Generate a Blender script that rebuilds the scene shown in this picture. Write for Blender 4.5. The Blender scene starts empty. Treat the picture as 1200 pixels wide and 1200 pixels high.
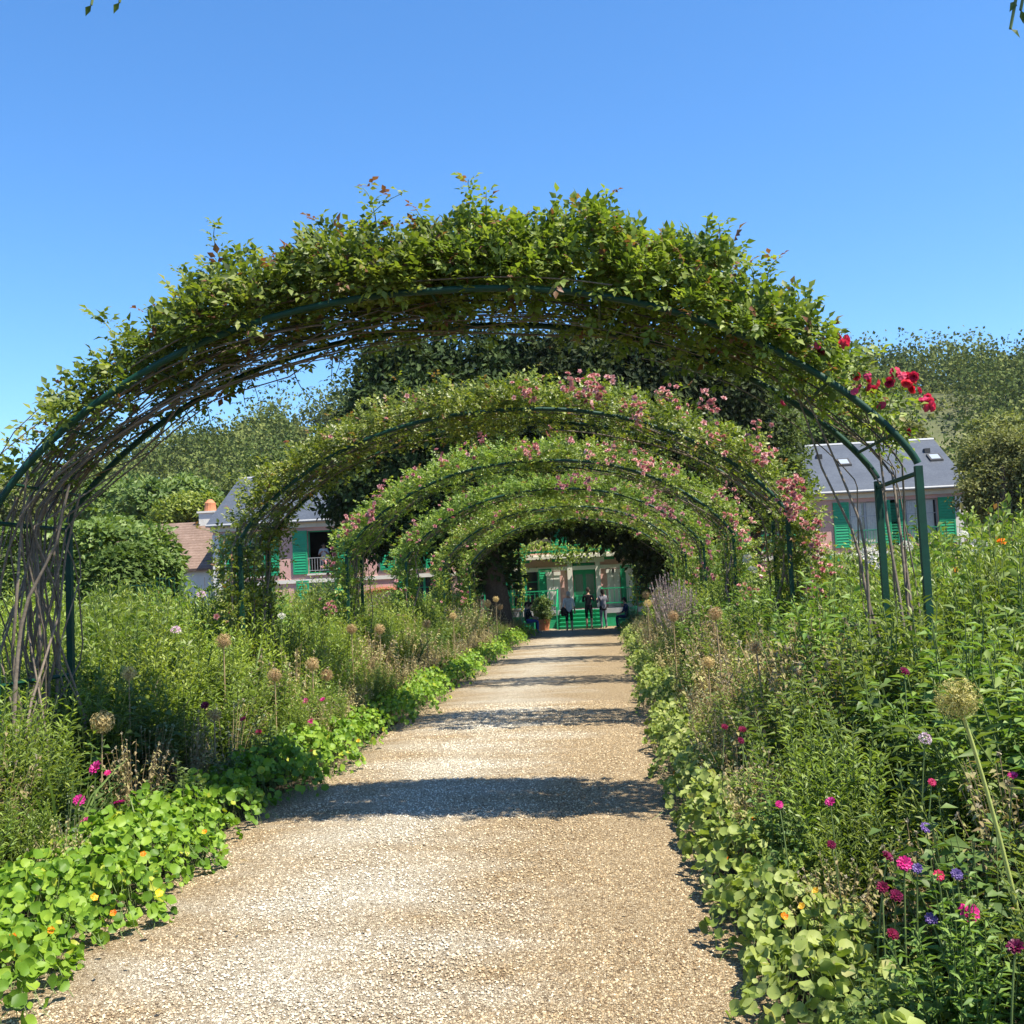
import bpy, bmesh, math
import numpy as np
from mathutils import Matrix, Vector

# ------------------------------------------------------------------ camera, sky, sun, exposure
SC = bpy.context.scene
COL = SC.collection
F, VPX, VPY, ROLL, EYE = 1250.0, 711.0, 684.0, math.radians(2.7), 1.95
_d = np.array([(VPX - 600) / F, -(VPY - 600) / F, -1.0]); _y = _d / np.linalg.norm(_d)
_a, _b = -math.sin(ROLL), math.cos(ROLL)
_z = np.array([_a, _b, -(_a * _y[0] + _b * _y[1]) / _y[2]]); _z /= np.linalg.norm(_z)
RC = np.array([np.cross(_y, _z), _y, _z])                      # camera space -> garden space (Y runs along the path)
def at(x, y, Y):
    """point of the garden at distance Y along the path seen at photo pixel (x, y)"""
    r = RC @ np.array([(x - 600) / F, -(y - 600) / F, -1.0])
    return np.array([0, 0, EYE]) + r * Y / r[1]
cam = bpy.data.cameras.new('camera'); camo = bpy.data.objects.new('camera', cam); COL.objects.link(camo)
cam.sensor_width = 36.0; cam.lens = 36.0 * F / 1200.0; cam.clip_start = 0.1; cam.clip_end = 3000
M4 = Matrix([list(RC[i]) + [0] for i in range(3)] + [[0, 0, 0, 1]]); M4.translation = (0, 0, EYE)
camo.matrix_world = M4
SC.camera = camo
SUN = Vector((0.47, -0.25, 1.0)).normalized()
w = bpy.data.worlds.new('World'); SC.world = w; w.use_nodes = True
nt = w.node_tree; bg = nt.nodes['Background']
sky = nt.nodes.new('ShaderNodeTexSky'); sky.sky_type = 'NISHITA'; sky.sun_disc = False
sky.sun_elevation = math.asin(SUN.z); sky.sun_rotation = math.atan2(SUN.x, SUN.y)
sky.altitude = 200; sky.air_density = 1.0; sky.dust_density = 0.5; sky.ozone_density = 6.0
hsv = nt.nodes.new('ShaderNodeHueSaturation'); hsv.inputs['Saturation'].default_value = 1.18; hsv.inputs['Value'].default_value = 1.0
nt.links.new(sky.outputs[0], hsv.inputs['Color']); nt.links.new(hsv.outputs[0], bg.inputs[0]); bg.inputs[1].default_value = 0.118
sl = bpy.data.lights.new('sun', 'SUN'); sl.energy = 5.0; sl.angle = math.radians(0.53); sl.color = (1.0, 0.93, 0.80)
so = bpy.data.objects.new('sun', sl); COL.objects.link(so); so.rotation_euler = SUN.to_track_quat('Z', 'Y').to_euler()
so.location = (10, -10, 30)
SC.view_settings.view_transform = 'Standard'; SC.view_settings.look = 'None'
SC.view_settings.exposure = 1.16; SC.view_settings.gamma = 1.0
SC.render.engine = 'CYCLES'
cy = SC.cycles
cy.max_bounces = 6; cy.diffuse_bounces = 3; cy.glossy_bounces = 2; cy.transmission_bounces = 4; cy.transparent_max_bounces = 4
cy.use_denoising = True; cy.sample_clamp_indirect = 6; cy.caustics_reflective = False; cy.caustics_refractive = False

# ------------------------------------------------------------------ materials
MATS = {}
def newmat(name):
    m = bpy.data.materials.new(name); m.use_nodes = True; n = m.node_tree
    for x in list(n.nodes): n.nodes.remove(x)
    out = n.nodes.new('ShaderNodeOutputMaterial'); MATS[name] = m
    return m, n, out
def ramp(n, stops, fac=None):
    r = n.nodes.new('ShaderNodeValToRGB'); e = r.color_ramp.elements
    while len(e) < len(stops): e.new(0.5)
    for el, (p, c) in zip(e, stops): el.position = p; el.color = (*c, 1)
    if fac is not None: n.links.new(fac, r.inputs[0])
    return r.outputs[0]
def noise(n, scale, detail=4, rough=0.55, vec=None):
    t = n.nodes.new('ShaderNodeTexNoise'); t.inputs['Scale'].default_value = scale
    t.inputs['Detail'].default_value = detail; t.inputs['Roughness'].default_value = rough
    if vec is not None: n.links.new(vec, t.inputs['Vector'])
    return t.outputs[0]
def mixc(n, a, b, fac, mode='MIX'):
    x = n.nodes.new('ShaderNodeMix'); x.data_type = 'RGBA'; x.blend_type = mode
    for s, v in ((x.inputs[0], fac), (x.inputs[6], a), (x.inputs[7], b)):
        if isinstance(v, (int, float)): s.default_value = v
        elif isinstance(v, tuple): s.default_value = (*v, 1)
        else: n.links.new(v, s)
    return x.outputs[2]
def math_(n, op, a, b=None):
    x = n.nodes.new('ShaderNodeMath'); x.operation = op
    for i, v in enumerate((a, b)):
        if v is None: continue
        if isinstance(v, (int, float)): x.inputs[i].default_value = v
        else: n.links.new(v, x.inputs[i])
    return x.outputs[0]
def objpos(n):
    g = n.nodes.new('ShaderNodeNewGeometry'); return g.outputs['Position']
def bump(n, h, strength, dist):
    b = n.nodes.new('ShaderNodeBump'); b.inputs['Strength'].default_value = strength; b.inputs['Distance'].default_value = dist
    n.links.new(h, b.inputs['Height']); return b.outputs[0]
def principled(n, out, col, rough=0.6, spec=0.4, normal=None, link=True):
    p = n.nodes.new('ShaderNodeBsdfPrincipled')
    if isinstance(col, tuple): p.inputs['Base Color'].default_value = (*col, 1)
    else: n.links.new(col, p.inputs['Base Color'])
    if isinstance(rough, (int, float)): p.inputs['Roughness'].default_value = rough
    else: n.links.new(rough, p.inputs['Roughness'])
    p.inputs['Specular IOR Level'].default_value = spec
    if normal is not None: n.links.new(normal, p.inputs['Normal'])
    if link: n.links.new(p.outputs[0], out.inputs[0])
    return p
def leafmat(name, dark, mid, light, trans=0.35, rough=0.45, spec=0.35, tip=None, tint=(1.25, 1.3, 0.55)):
    """leaf: colour per leaf from the 'rnd' attribute, light shining through the blade"""
    m, n, out = newmat(name)
    at_ = n.nodes.new('ShaderNodeAttribute'); at_.attribute_name = 'rnd'
    oi = n.nodes.new('ShaderNodeObjectInfo')
    stops = [(0.0, dark), (0.45, mid), (0.9, light)] + ([(1.0, tip)] if tip else [])
    c = ramp(n, stops, at_.outputs['Fac'])
    hs = n.nodes.new('ShaderNodeHueSaturation'); n.links.new(c, hs.inputs['Color'])
    n.links.new(math_(n, 'ADD', math_(n, 'MULTIPLY', oi.outputs['Random'], 0.026), 0.492), hs.inputs['Hue'])
    n.links.new(math_(n, 'ADD', math_(n, 'MULTIPLY', oi.outputs['Random'], 0.4), 0.8), hs.inputs['Value'])
    c = hs.outputs[0]
    p = principled(n, out, c, rough, spec, link=False)
    t = n.nodes.new('ShaderNodeBsdfTranslucent'); n.links.new(mixc(n, c, tint, 1.0, 'MULTIPLY'), t.inputs[0])
    mx = n.nodes.new('ShaderNodeMixShader'); mx.inputs[0].default_value = trans
    n.links.new(p.outputs[0], mx.inputs[1]); n.links.new(t.outputs[0], mx.inputs[2]); n.links.new(mx.outputs[0], out.inputs[0])
    return m
def plain(name, col, rough=0.6, spec=0.4, var=0.25, scale=8.0, bmp=0.0, bdist=0.01, metal=0.0):
    """painted or natural surface with uneven tone"""
    m, n, out = newmat(name)
    f = noise(n, scale, 5, 0.6, objpos(n))
    c = ramp(n, [(0.25, tuple(v * (1 - var) for v in col)), (0.75, tuple(min(1, v * (1 + var * 0.6)) for v in col))], f)
    p = principled(n, out, c, rough, spec, bump(n, f, bmp, bdist) if bmp else None)
    p.inputs['Metallic'].default_value = metal
    return m

leafmat('rose_leaf', (0.04, 0.07, 0.01), (0.145, 0.205, 0.028), (0.29, 0.34, 0.06), 0.42, 0.5, 0.35, tip=(0.20, 0.085, 0.05))
leafmat('rose_leaf_lime', (0.05, 0.085, 0.01), (0.165, 0.22, 0.026), (0.31, 0.35, 0.055), 0.40, 0.4, 0.4, tip=(0.26, 0.13, 0.06))
leafmat('rose_leaf_dark', (0.03, 0.055, 0.012), (0.08, 0.125, 0.02), (0.16, 0.21, 0.036), 0.36, 0.42, 0.3, tip=(0.2, 0.1, 0.06))
leafmat('nasturtium_leaf', (0.07, 0.135, 0.012), (0.15, 0.25, 0.02), (0.25, 0.345, 0.035), 0.38, 0.5, 0.3, tip=(0.36, 0.38, 0.04))
leafmat('nasturtium_pale', (0.11, 0.165, 0.03), (0.23, 0.3, 0.06), (0.36, 0.41, 0.12), 0.38, 0.55, 0.3, tip=(0.4, 0.40, 0.16))
leafmat('feather_leaf', (0.04, 0.075, 0.014), (0.125, 0.185, 0.03), (0.25, 0.305, 0.07), 0.36, 0.45, 0.4)
leafmat('lime_leaf', (0.065, 0.105, 0.014), (0.19, 0.25, 0.036), (0.33, 0.375, 0.075), 0.38, 0.5, 0.35)
leafmat('lance_leaf', (0.03, 0.062, 0.012), (0.1, 0.165, 0.03), (0.21, 0.28, 0.06), 0.34, 0.52, 0.35)
leafmat('dark_leaf', (0.018, 0.04, 0.01), (0.058, 0.1, 0.02), (0.13, 0.185, 0.042), 0.28, 0.52, 0.35)
leafmat('grey_leaf', (0.07, 0.10, 0.06), (0.14, 0.185, 0.11), (0.22, 0.26, 0.17), 0.28, 0.55, 0.3)
leafmat('dry_leaf', (0.15, 0.1, 0.055), (0.3, 0.235, 0.12), (0.3, 0.29, 0.11), 0.28, 0.7, 0.2, tip=(0.36, 0.31, 0.22), tint=(1.1, 1.0, .7))
leafmat('blade_leaf', (0.05, 0.10, 0.025), (0.11, 0.18, 0.045), (0.20, 0.27, 0.08), 0.34, 0.42, 0.4)
leafmat('yew_leaf', (0.01, 0.02, 0.006), (0.028, 0.046, 0.012), (0.062, 0.086, 0.022), 0.12, 0.7, 0.15)
leafmat('oak_leaf', (0.04, 0.066, 0.018), (0.09, 0.125, 0.032), (0.16, 0.195, 0.055), 0.3, 0.7, 0.12)
leafmat('spring_leaf', (0.06, 0.10, 0.02), (0.13, 0.19, 0.04), (0.20, 0.26, 0.07), 0.32, 0.5, 0.35)
leafmat('olive_leaf', (0.09, 0.1, 0.036), (0.18, 0.195, 0.065), (0.28, 0.285, 0.105), 0.3, 0.7, 0.12)
leafmat('wood_leaf', (0.026, 0.04, 0.01), (0.08, 0.105, 0.028), (0.17, 0.18, 0.055), 0.15, 0.8, 0.05)
leafmat('pink_petal', (0.32, 0.1, 0.12), (0.46, 0.2, 0.21), (0.58, 0.35, 0.33), 0.28, 0.55, 0.25, tip=(0.5, 0.3, 0.2), tint=(1.2, .8, .8))
leafmat('red_petal', (0.4, 0.018, 0.07), (0.62, 0.05, 0.14), (0.74, 0.13, 0.24), 0.35, 0.5, 0.25, tint=(1.2, .6, .6))
leafmat('magenta_petal', (0.34, 0.01, 0.12), (0.58, 0.03, 0.23), (0.72, 0.10, 0.36), 0.3, 0.45, 0.3, tint=(1.2, .6, .9))
leafmat('maroon_petal', (0.06, 0.004, 0.015), (0.14, 0.008, 0.04), (0.26, 0.02, 0.09), 0.25, 0.45, 0.3, tint=(1.2, .6, .9))
leafmat('orange_petal', (0.62, 0.11, 0.008), (0.80, 0.22, 0.012), (0.85, 0.40, 0.02), 0.35, 0.45, 0.3, tint=(1.1, .9, .5))
leafmat('yellow_petal', (0.70, 0.38, 0.01), (0.82, 0.52, 0.03), (0.85, 0.62, 0.08), 0.35, 0.45, 0.3, tint=(1.1, 1, .5))
leafmat('violet_petal', (0.1, 0.06, 0.22), (0.18, 0.12, 0.33), (0.3, 0.22, 0.45), 0.3, 0.5, 0.3, tint=(1, .8, 1.1))
leafmat('blush_petal', (0.62, 0.38, 0.50), (0.76, 0.55, 0.66), (0.84, 0.74, 0.78), 0.3, 0.5, 0.3, tint=(1.1, 1, 1))
leafmat('white_petal', (0.62, 0.58, 0.48), (0.74, 0.72, 0.62), (0.82, 0.81, 0.76), 0.3, 0.5, 0.3, tint=(1, 1, 1))
leafmat('seed_head', (0.30, 0.17, 0.07), (0.48, 0.32, 0.15), (0.62, 0.47, 0.25), 0.2, 0.65, 0.2, tint=(1, 1, .8))
leafmat('seed_head_green', (0.30, 0.28, 0.06), (0.50, 0.46, 0.12), (0.64, 0.60, 0.24), 0.25, 0.6, 0.2, tint=(1, 1, .8))
leafmat('spike_petal', (0.26, 0.17, 0.17), (0.38, 0.27, 0.26), (0.5, 0.4, 0.37), 0.3, 0.6, 0.2, tint=(1, 1, 1))
plain('cane', (0.18, 0.145, 0.11), 0.8, 0.2, 0.5, 30, 0.4, 0.004)
plain('stem_green', (0.12, 0.17, 0.05), 0.6, 0.3, 0.3, 20)
plain('stem_lime', (0.36, 0.40, 0.11), 0.5, 0.35, 0.2, 20)
plain('stem_dry', (0.34, 0.25, 0.14), 0.8, 0.2, 0.35, 20)
plain('bark', (0.085, 0.062, 0.045), 0.9, 0.15, 0.5, 14, 0.8, 0.02)
plain('arch_paint', (0.003, 0.040, 0.022), 0.55, 0.3, 0.3, 12, 0.15, 0.002)
plain('shutter_paint', (0.012, 0.30, 0.13), 0.5, 0.45, 0.18, 6)
plain('trim_white', (0.66, 0.63, 0.56), 0.7, 0.3, 0.12, 3)
plain('zinc', (0.34, 0.35, 0.36), 0.5, 0.5, 0.15, 5)
plain('brick_red', (0.36, 0.13, 0.08), 0.85, 0.2, 0.3, 12)
plain('terracotta', (0.50, 0.20, 0.10), 0.8, 0.25, 0.25, 15)
plain('dark_room', (0.05, 0.045, 0.04), 0.9, 0.1, 0.3, 2)
plain('curtain', (0.55, 0.54, 0.50), 0.9, 0.1, 0.2, 9)
plain('wire_dark', (0.05, 0.05, 0.05), 0.7, 0.2, 0.1, 5)

m, n, out = newmat('pink_render')
f1 = noise(n, 0.8, 6, 0.6, objpos(n)); f2 = noise(n, 22, 5, 0.7, objpos(n))
c = mixc(n, ramp(n, [(0.3, (0.60, 0.345, 0.30)), (0.7, (0.73, 0.46, 0.40))], f1), ramp(n, [(0.3, (0.55, 0.5, 0.5)), (0.7, (1, 1, 1))], f2), 0.5, 'MULTIPLY')
principled(n, out, c, 0.9, 0.15, bump(n, f2, 0.4, 0.02))

m, n, out = newmat('slate')
tc = objpos(n); br = n.nodes.new('ShaderNodeTexBrick'); mp = n.nodes.new('ShaderNodeMapping')
n.links.new(tc, mp.inputs[0]); mp.inputs['Rotation'].default_value = (math.radians(90), 0, 0); n.links.new(mp.outputs[0], br.inputs['Vector'])
br.inputs['Scale'].default_value = 4.0; br.inputs['Color1'].default_value = (0.058, 0.068, 0.084, 1); br.inputs['Color2'].default_value = (0.075, 0.087, 0.105, 1)
br.inputs['Mortar'].default_value = (0.042, 0.05, 0.062, 1); br.inputs['Mortar Size'].default_value = 0.02
f1 = noise(n, 0.7, 6, 0.6, tc)
c = mixc(n, br.outputs[0], ramp(n, [(0.3, (0.75, 0.75, 0.78)), (0.7, (1.1, 1.1, 1.1))], f1), 1.0, 'MULTIPLY')
principled(n, out, c, 0.5, 0.5, bump(n, br.outputs[1], 0.3, 0.01))

m, n, out = newmat('old_tiles')
tc = objpos(n); wv = n.nodes.new('ShaderNodeTexWave'); wv.bands_direction = 'Z'; wv.inputs['Scale'].default_value = 2.2; wv.inputs['Distortion'].default_value = 1.5
n.links.new(tc, wv.inputs[0])
f1 = noise(n, 1.3, 6, 0.65, tc); f2 = noise(n, 9, 4, 0.6, tc)
c = mixc(n, ramp(n, [(0.3, (0.155, 0.108, 0.085)), (0.7, (0.25, 0.18, 0.145))], f1), ramp(n, [(0.3, (0.7, 0.66, 0.62)), (0.7, (1.1, 1.1, 1.1))], f2), 0.8, 'MULTIPLY')
c = mixc(n, c, (0.55, 0.5, 0.48), math_(n, 'MULTIPLY', wv.outputs[1], 0.45), 'MULTIPLY')
principled(n, out, c, 0.9, 0.15, bump(n, wv.outputs[1], 0.5, 0.03))

m, n, out = newmat('glass')
principled(n, out, (0.03, 0.035, 0.04), 0.06, 0.9)
m, n, out = newmat('door_glass')
principled(n, out, (0.008, 0.10, 0.05), 0.15, 0.5)
m, n, out = newmat('skylight_glass')
principled(n, out, (0.30, 0.33, 0.36), 0.12, 0.9)

def gravel_tone(n):
    """large uneven areas: bleached, trodden stone on the walking side, tan and rusty stone elsewhere"""
    P = objpos(n); sp = n.nodes.new('ShaderNodeSeparateXYZ'); n.links.new(P, sp.inputs[0])
    mp = n.nodes.new('ShaderNodeMapping'); n.links.new(P, mp.inputs[0]); mp.inputs['Scale'].default_value = (0.7, 1.5, 1)
    mp.inputs['Rotation'].default_value = (0, 0, 0.35)
    big = noise(n, 0.9, 6, 0.62, mp.outputs[0])
    side = math_(n, 'MULTIPLY', math_(n, 'ABSOLUTE', math_(n, 'ADD', sp.outputs[0], 1.75)), 0.30)
    return math_(n, 'SUBTRACT', math_(n, 'ADD', math_(n, 'MULTIPLY', big, 1.35), -0.05), side)
m, n, out = newmat('gravel_path')
P = objpos(n); tone = gravel_tone(n)
vo = n.nodes.new('ShaderNodeTexVoronoi'); vo.inputs['Scale'].default_value = 85; n.links.new(P, vo.inputs['Vector'])
vd = n.nodes.new('ShaderNodeTexVoronoi'); vd.feature = 'DISTANCE_TO_EDGE'; vd.inputs['Scale'].default_value = 85; n.links.new(P, vd.inputs['Vector'])
sv = n.nodes.new('ShaderNodeSeparateColor'); n.links.new(vo.outputs['Color'], sv.inputs[0])
TAN = [(0.0, (0.10, 0.062, 0.034)), (0.2, (0.29, 0.20, 0.105)), (0.7, (0.45, 0.345, 0.205)), (1.0, (0.60, 0.50, 0.34))]
PALE = [(0.0, (0.17, 0.135, 0.09)), (0.2, (0.46, 0.40, 0.30)), (0.7, (0.62, 0.56, 0.44)), (1.0, (0.74, 0.70, 0.58))]
c = mixc(n, ramp(n, TAN, sv.outputs[0]), ramp(n, PALE, sv.outputs[0]), ramp(n, [(0.22, (0, 0, 0)), (0.68, (1, 1, 1))], tone))
fine = noise(n, 260, 3, 0.7, P)
c = mixc(n, c, (0.10, 0.078, 0.052), ramp(n, [(0.0, (.9, .9, .9)), (0.16, (0, 0, 0))], vd.outputs[0]))
c = mixc(n, c, ramp(n, [(0.3, (0.72, 0.70, 0.66)), (0.7, (1.05, 1.05, 1.05))], fine), 1.0, 'MULTIPLY')
principled(n, out, c, 0.9, 0.15, bump(n, math_(n, 'ADD', math_(n, 'MINIMUM', vd.outputs[0], 0.3), math_(n, 'MULTIPLY', fine, 0.25)), 0.9, 0.02))
m, n, out = newmat('pebble')
a_ = n.nodes.new('ShaderNodeAttribute'); a_.attribute_name = 'rnd'; tone = gravel_tone(n)
principled(n, out, mixc(n, ramp(n, TAN, a_.outputs['Fac']), ramp(n, PALE, a_.outputs['Fac']), ramp(n, [(0.22, (0, 0, 0)), (0.68, (1, 1, 1))], tone)), 0.85, 0.2)
m, n, out = newmat('soil')
f1 = noise(n, 3, 8, 0.7, objpos(n))
principled(n, out, ramp(n, [(0.3, (0.035, 0.026, 0.018)), (0.7, (0.085, 0.062, 0.042))], f1), 0.95, 0.1, bump(n, f1, 0.6, 0.05))
m, n, out = newmat('meadow')
f1 = noise(n, 0.06, 8, 0.7, objpos(n)); 
principled(n, out, ramp(n, [(0.35, (0.06, 0.075, 0.035)), (0.6, (0.11, 0.115, 0.055)), (0.75, (0.17, 0.155, 0.085))], f1), 0.95, 0.1)

# ------------------------------------------------------------------ mesh helpers
class MB:
    """collects vertices, faces, a per-piece random value and material slots; build() links ONE mesh object"""
    def __init__(s): s.V = []; s.L = []; s.T = []; s.R = []; s.M = []; s.n = 0
    def add(s, V, Fc, rnd=0.5, mi=0):
        V = np.asarray(V, float).reshape(-1, 3); Fc = np.asarray(Fc, int)
        s.V.append(V); s.L.append((Fc + s.n).ravel()); s.T.append(np.full(len(Fc), Fc.shape[1]))
        r = np.asarray(rnd, float); s.R.append(np.full(len(V), float(r)) if r.ndim == 0 else r)
        s.M.append(np.full(len(Fc), mi)); s.n += len(V); return s
    def mesh(s, name, mats, smooth=False):
        me = bpy.data.meshes.new(name); V = np.concatenate(s.V); L = np.concatenate(s.L); T = np.concatenate(s.T)
        me.vertices.add(len(V)); me.vertices.foreach_set('co', V.astype(np.float32).ravel())
        me.loops.add(len(L)); me.loops.foreach_set('vertex_index', L.astype(np.int32))
        me.polygons.add(len(T)); me.polygons.foreach_set('loop_start', np.concatenate([[0], np.cumsum(T)[:-1]]).astype(np.int32))
        me.polygons.foreach_set('material_index', np.concatenate(s.M).astype(np.int32))
        me.polygons.foreach_set('use_smooth', np.full(len(T), smooth))
        a = me.attributes.new('rnd', 'FLOAT', 'POINT'); a.data.foreach_set('value', np.concatenate(s.R).astype(np.float32))
        for m_ in ([mats] if isinstance(mats, str) else mats): me.materials.append(MATS[m_])
        me.update(calc_edges=True); return me
    def build(s, name, mats, parent=None, smooth=False):
        return link(name, s.mesh(name, mats, smooth), parent)
def link(name, data, parent=None):
    o = bpy.data.objects.new(name, data); COL.objects.link(o)
    if parent is not None: o.parent = parent
    return o
def tag(o, label=None, cat=None, group=None, kind=None):
    if label: o['label'] = label
    if cat: o['category'] = cat
    if group: o['group'] = group
    if kind: o['kind'] = kind
    return o
def thing(name, label, cat, loc=(0, 0, 0), rz=0.0, group=None):
    o = link(name, None); o.location = loc; o.rotation_euler = (0, 0, rz); o.empty_display_size = 0.2
    return tag(o, label, cat, group)
def copy_tree(o, parent=None):
    c = o.copy(); COL.objects.link(c)
    if parent is not None: c.parent = parent
    for ch in o.children: copy_tree(ch, c)
    return c
def unit(v): v = np.asarray(v, float); return v / np.maximum(np.linalg.norm(v, axis=-1, keepdims=True), 1e-9)
def box(mb, x0, x1, y0, y1, z0, z1, mi=0, rnd=0.5):
    V = [(x, y, z) for x in (x0, x1) for y in (y0, y1) for z in (z0, z1)]
    return mb.add(V, [(0, 1, 3, 2), (4, 6, 7, 5), (0, 4, 5, 1), (2, 3, 7, 6), (0, 2, 6, 4), (1, 5, 7, 3)], rnd, mi)
def tube(mb, P, r, k=6, mi=0, rnd=0.5, cap=True):
    P = np.asarray(P, float); nP = len(P); r = np.broadcast_to(np.asarray(r, float), (nP,))
    T = unit(np.gradient(P, axis=0)); ref = np.array([0, 0, 1.0]) if abs(T[:, 2]).mean() < 0.8 else np.array([0, 1.0, 0])
    X = unit(np.cross(T, ref)); Y = np.cross(X, T)
    a = np.arange(k) * 2 * math.pi / k
    V = P[:, None] + r[:, None, None] * (np.cos(a)[None, :, None] * X[:, None] + np.sin(a)[None, :, None] * Y[:, None])
    i = np.arange(nP - 1)[:, None] * k; j = np.arange(k)[None]; j2 = (j + 1) % k
    Fq = np.stack([i + j, i + j2, i + k + j2, i + k + j], -1).reshape(-1, 4)
    mb.add(V.reshape(-1, 3), Fq, rnd, mi)
    if cap and k >= 3:
        mb.add(V[0], [list(range(k))[::-1]], rnd, mi); mb.add(V[-1], [list(range(k))], rnd, mi)
    return mb
def tubes(mb, S, r0, r1, k=3, mi=0, rnd=0.5):
    """many stems at once: S is (n, p, 3)"""
    nS, p = S.shape[:2]; T = unit(np.gradient(S, axis=1)); X = unit(np.cross(T, np.array([0.31, 0.95, 0.05]))); Y = np.cross(X, T)
    a = np.arange(k) * 2 * math.pi / k; r = np.linspace(r0, r1, p)[None, :, None, None]
    V = S[:, :, None] + r * (np.cos(a)[None, None, :, None] * X[:, :, None] + np.sin(a)[None, None, :, None] * Y[:, :, None])
    b = (np.arange(nS) * p * k)[:, None, None]; i = (np.arange(p - 1) * k)[None, :, None]; j = np.arange(k)[None, None]; j2 = (j + 1) % k
    return mb.add(V.reshape(-1, 3), np.stack([b + i + j, b + i + j2, b + i + k + j2, b + i + k + j], -1).reshape(-1, 4), rnd, mi)
# leaf blades: (template vertices, template faces); +Y is the blade's axis, +Z its upper side
LEAF = (np.array([(0, 0, 0), (-.5, .42, .10), (0, .46, 0), (.5, .42, .10), (0, 1, -.12)]), np.array([(0, 2, 1), (0, 3, 2), (1, 2, 4), (2, 3, 4)]))
LEAF2 = (np.array([(0, 0, 0), (-.5, .45, .05), (0, 1, -.1), (.5, .45, .05)]), np.array([(0, 3, 2, 1)]))
CUP = (np.array([(-.12, 0, 0), (.12, 0, 0), (-.5, .5, .12), (0, .5, -.04), (.5, .5, .12), (-.36, .92, .02), (0, 1.0, -.14), (.36, .92, .02)]), np.array([(0, 3, 2), (0, 1, 3), (1, 4, 3), (2, 3, 6), (2, 6, 5), (3, 4, 7), (3, 7, 6)]))
_r = np.linspace(0, 2 * math.pi, 10)[:-1]
ROUND = (np.concatenate([[(0, 0, -.16)], np.stack([.5 * np.sin(_r) * (1 + .06 * np.cos(5 * _r)), .5 * np.cos(_r) * (1 + .06 * np.cos(5 * _r)), .08 * np.cos(3 * _r) + .04 * np.sin(2 * _r)], 1)]),
         np.array([(0, 1 + (i + 1) % 9, 1 + i) for i in range(9)]))
BLADE = (np.array([(-.5, 0, 0), (.5, 0, 0), (-.45, .35, .06), (.45, .35, .06), (-.35, .65, .02), (.35, .65, .02), (-.18, .88, -.12), (.18, .88, -.12), (0, 1, -.22)]),
         np.array([(0, 1, 3, 2), (2, 3, 5, 4), (4, 5, 7, 6)]))
BLADE_TIP = np.array([(6, 7, 8)])
_h = np.linspace(0, 2 * math.pi, 7)[:-1]
PEB = (np.concatenate([np.stack([.5 * np.cos(_h), .5 * np.sin(_h), -.12 + 0 * _h], 1), [(0.05, 0, .32)]]), np.array([(i, (i + 1) % 6, 6) for i in range(6)]))
def scatter(mb, tmpl, P, D, N, L, W, rnd, mi=0):
    """place blades: P base points, D axis directions, N upper sides, L lengths, W widths"""
    TV, TF = tmpl; P = np.asarray(P, float); n_ = len(P)
    y = unit(D); z = N - (N * y).sum(1, keepdims=True) * y; z = unit(z); x = np.cross(y, z)
    L = np.broadcast_to(L, (n_,))[:, None, None]; W = np.broadcast_to(W, (n_,))[:, None, None]
    V = P[:, None] + TV[None, :, 0:1] * W * x[:, None] + TV[None, :, 1:2] * L * y[:, None] + TV[None, :, 2:3] * L * z[:, None]
    Fc = (np.arange(n_) * len(TV))[:, None, None] + TF[None]
    rr = np.repeat(np.broadcast_to(rnd, (n_,)), len(TV))
    mb.add(V.reshape(-1, 3), Fc.reshape(-1, TF.shape[1]), rr, mi)
    if tmpl is BLADE:
        k = sum(len(v) for v in mb.V[:-1])
        mb.L.append(((np.arange(n_) * len(TV))[:, None, None] + BLADE_TIP[None]).ravel() + k); mb.T.append(np.full(n_, 3)); mb.M.append(np.full(n_, mi))
    return mb
def sph(rng, n_): return unit(rng.normal(size=(n_, 3)))
def bez(p0, p1, p2, n_):
    t = np.linspace(0, 1, n_)[:, None]; return (1 - t) ** 2 * np.asarray(p0) + 2 * t * (1 - t) * np.asarray(p1) + t * t * np.asarray(p2)
def wob(rng, n_, amp, k=4):
    """smooth random wobble along n_ points"""
    t = np.linspace(0, 1, n_); kn = rng.normal(size=(k + 2, 3)) * amp
    return np.stack([np.interp(t, np.linspace(0, 1, k + 2), kn[:, i]) for i in range(3)], 1)
def compound(mb, rng, P, D, N, size, rnd, mi=0, tmpl=LEAF, n5=5):
    """rose leaf: a terminal leaflet and pairs along a stalk"""
    D = unit(D); N = unit(N - (N * D).sum(1, keepdims=True) * D); X = np.cross(D, N); n_ = len(P)
    size = np.broadcast_to(size, (n_,))
    spec = [(1.0, 0, 1.0), (.75, 1, .85), (.75, -1, .85), (.38, 1, .7), (.38, -1, .7)][:n5]
    for t, s, k in spec:
        d = D * (1 if s == 0 else .45) + s * X * (.95 if s else 0) - N * rng.uniform(-.05, .35, (n_, 1))
        nn = N + rng.normal(size=(n_, 3)) * .28
        scatter(mb, tmpl, P + D * (t * size * 1.25)[:, None] + rng.normal(size=(n_, 3)) * .006, d, nn, size * k, size * k * .62, np.clip(rnd + rng.normal(size=n_) * .08, 0, 1), mi)

# ------------------------------------------------------------------ the setting
PXL, PXR, PCX = -3.02, 0.40, -1.31          # edges and centre of the path
rng = np.random.default_rng(11)
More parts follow.
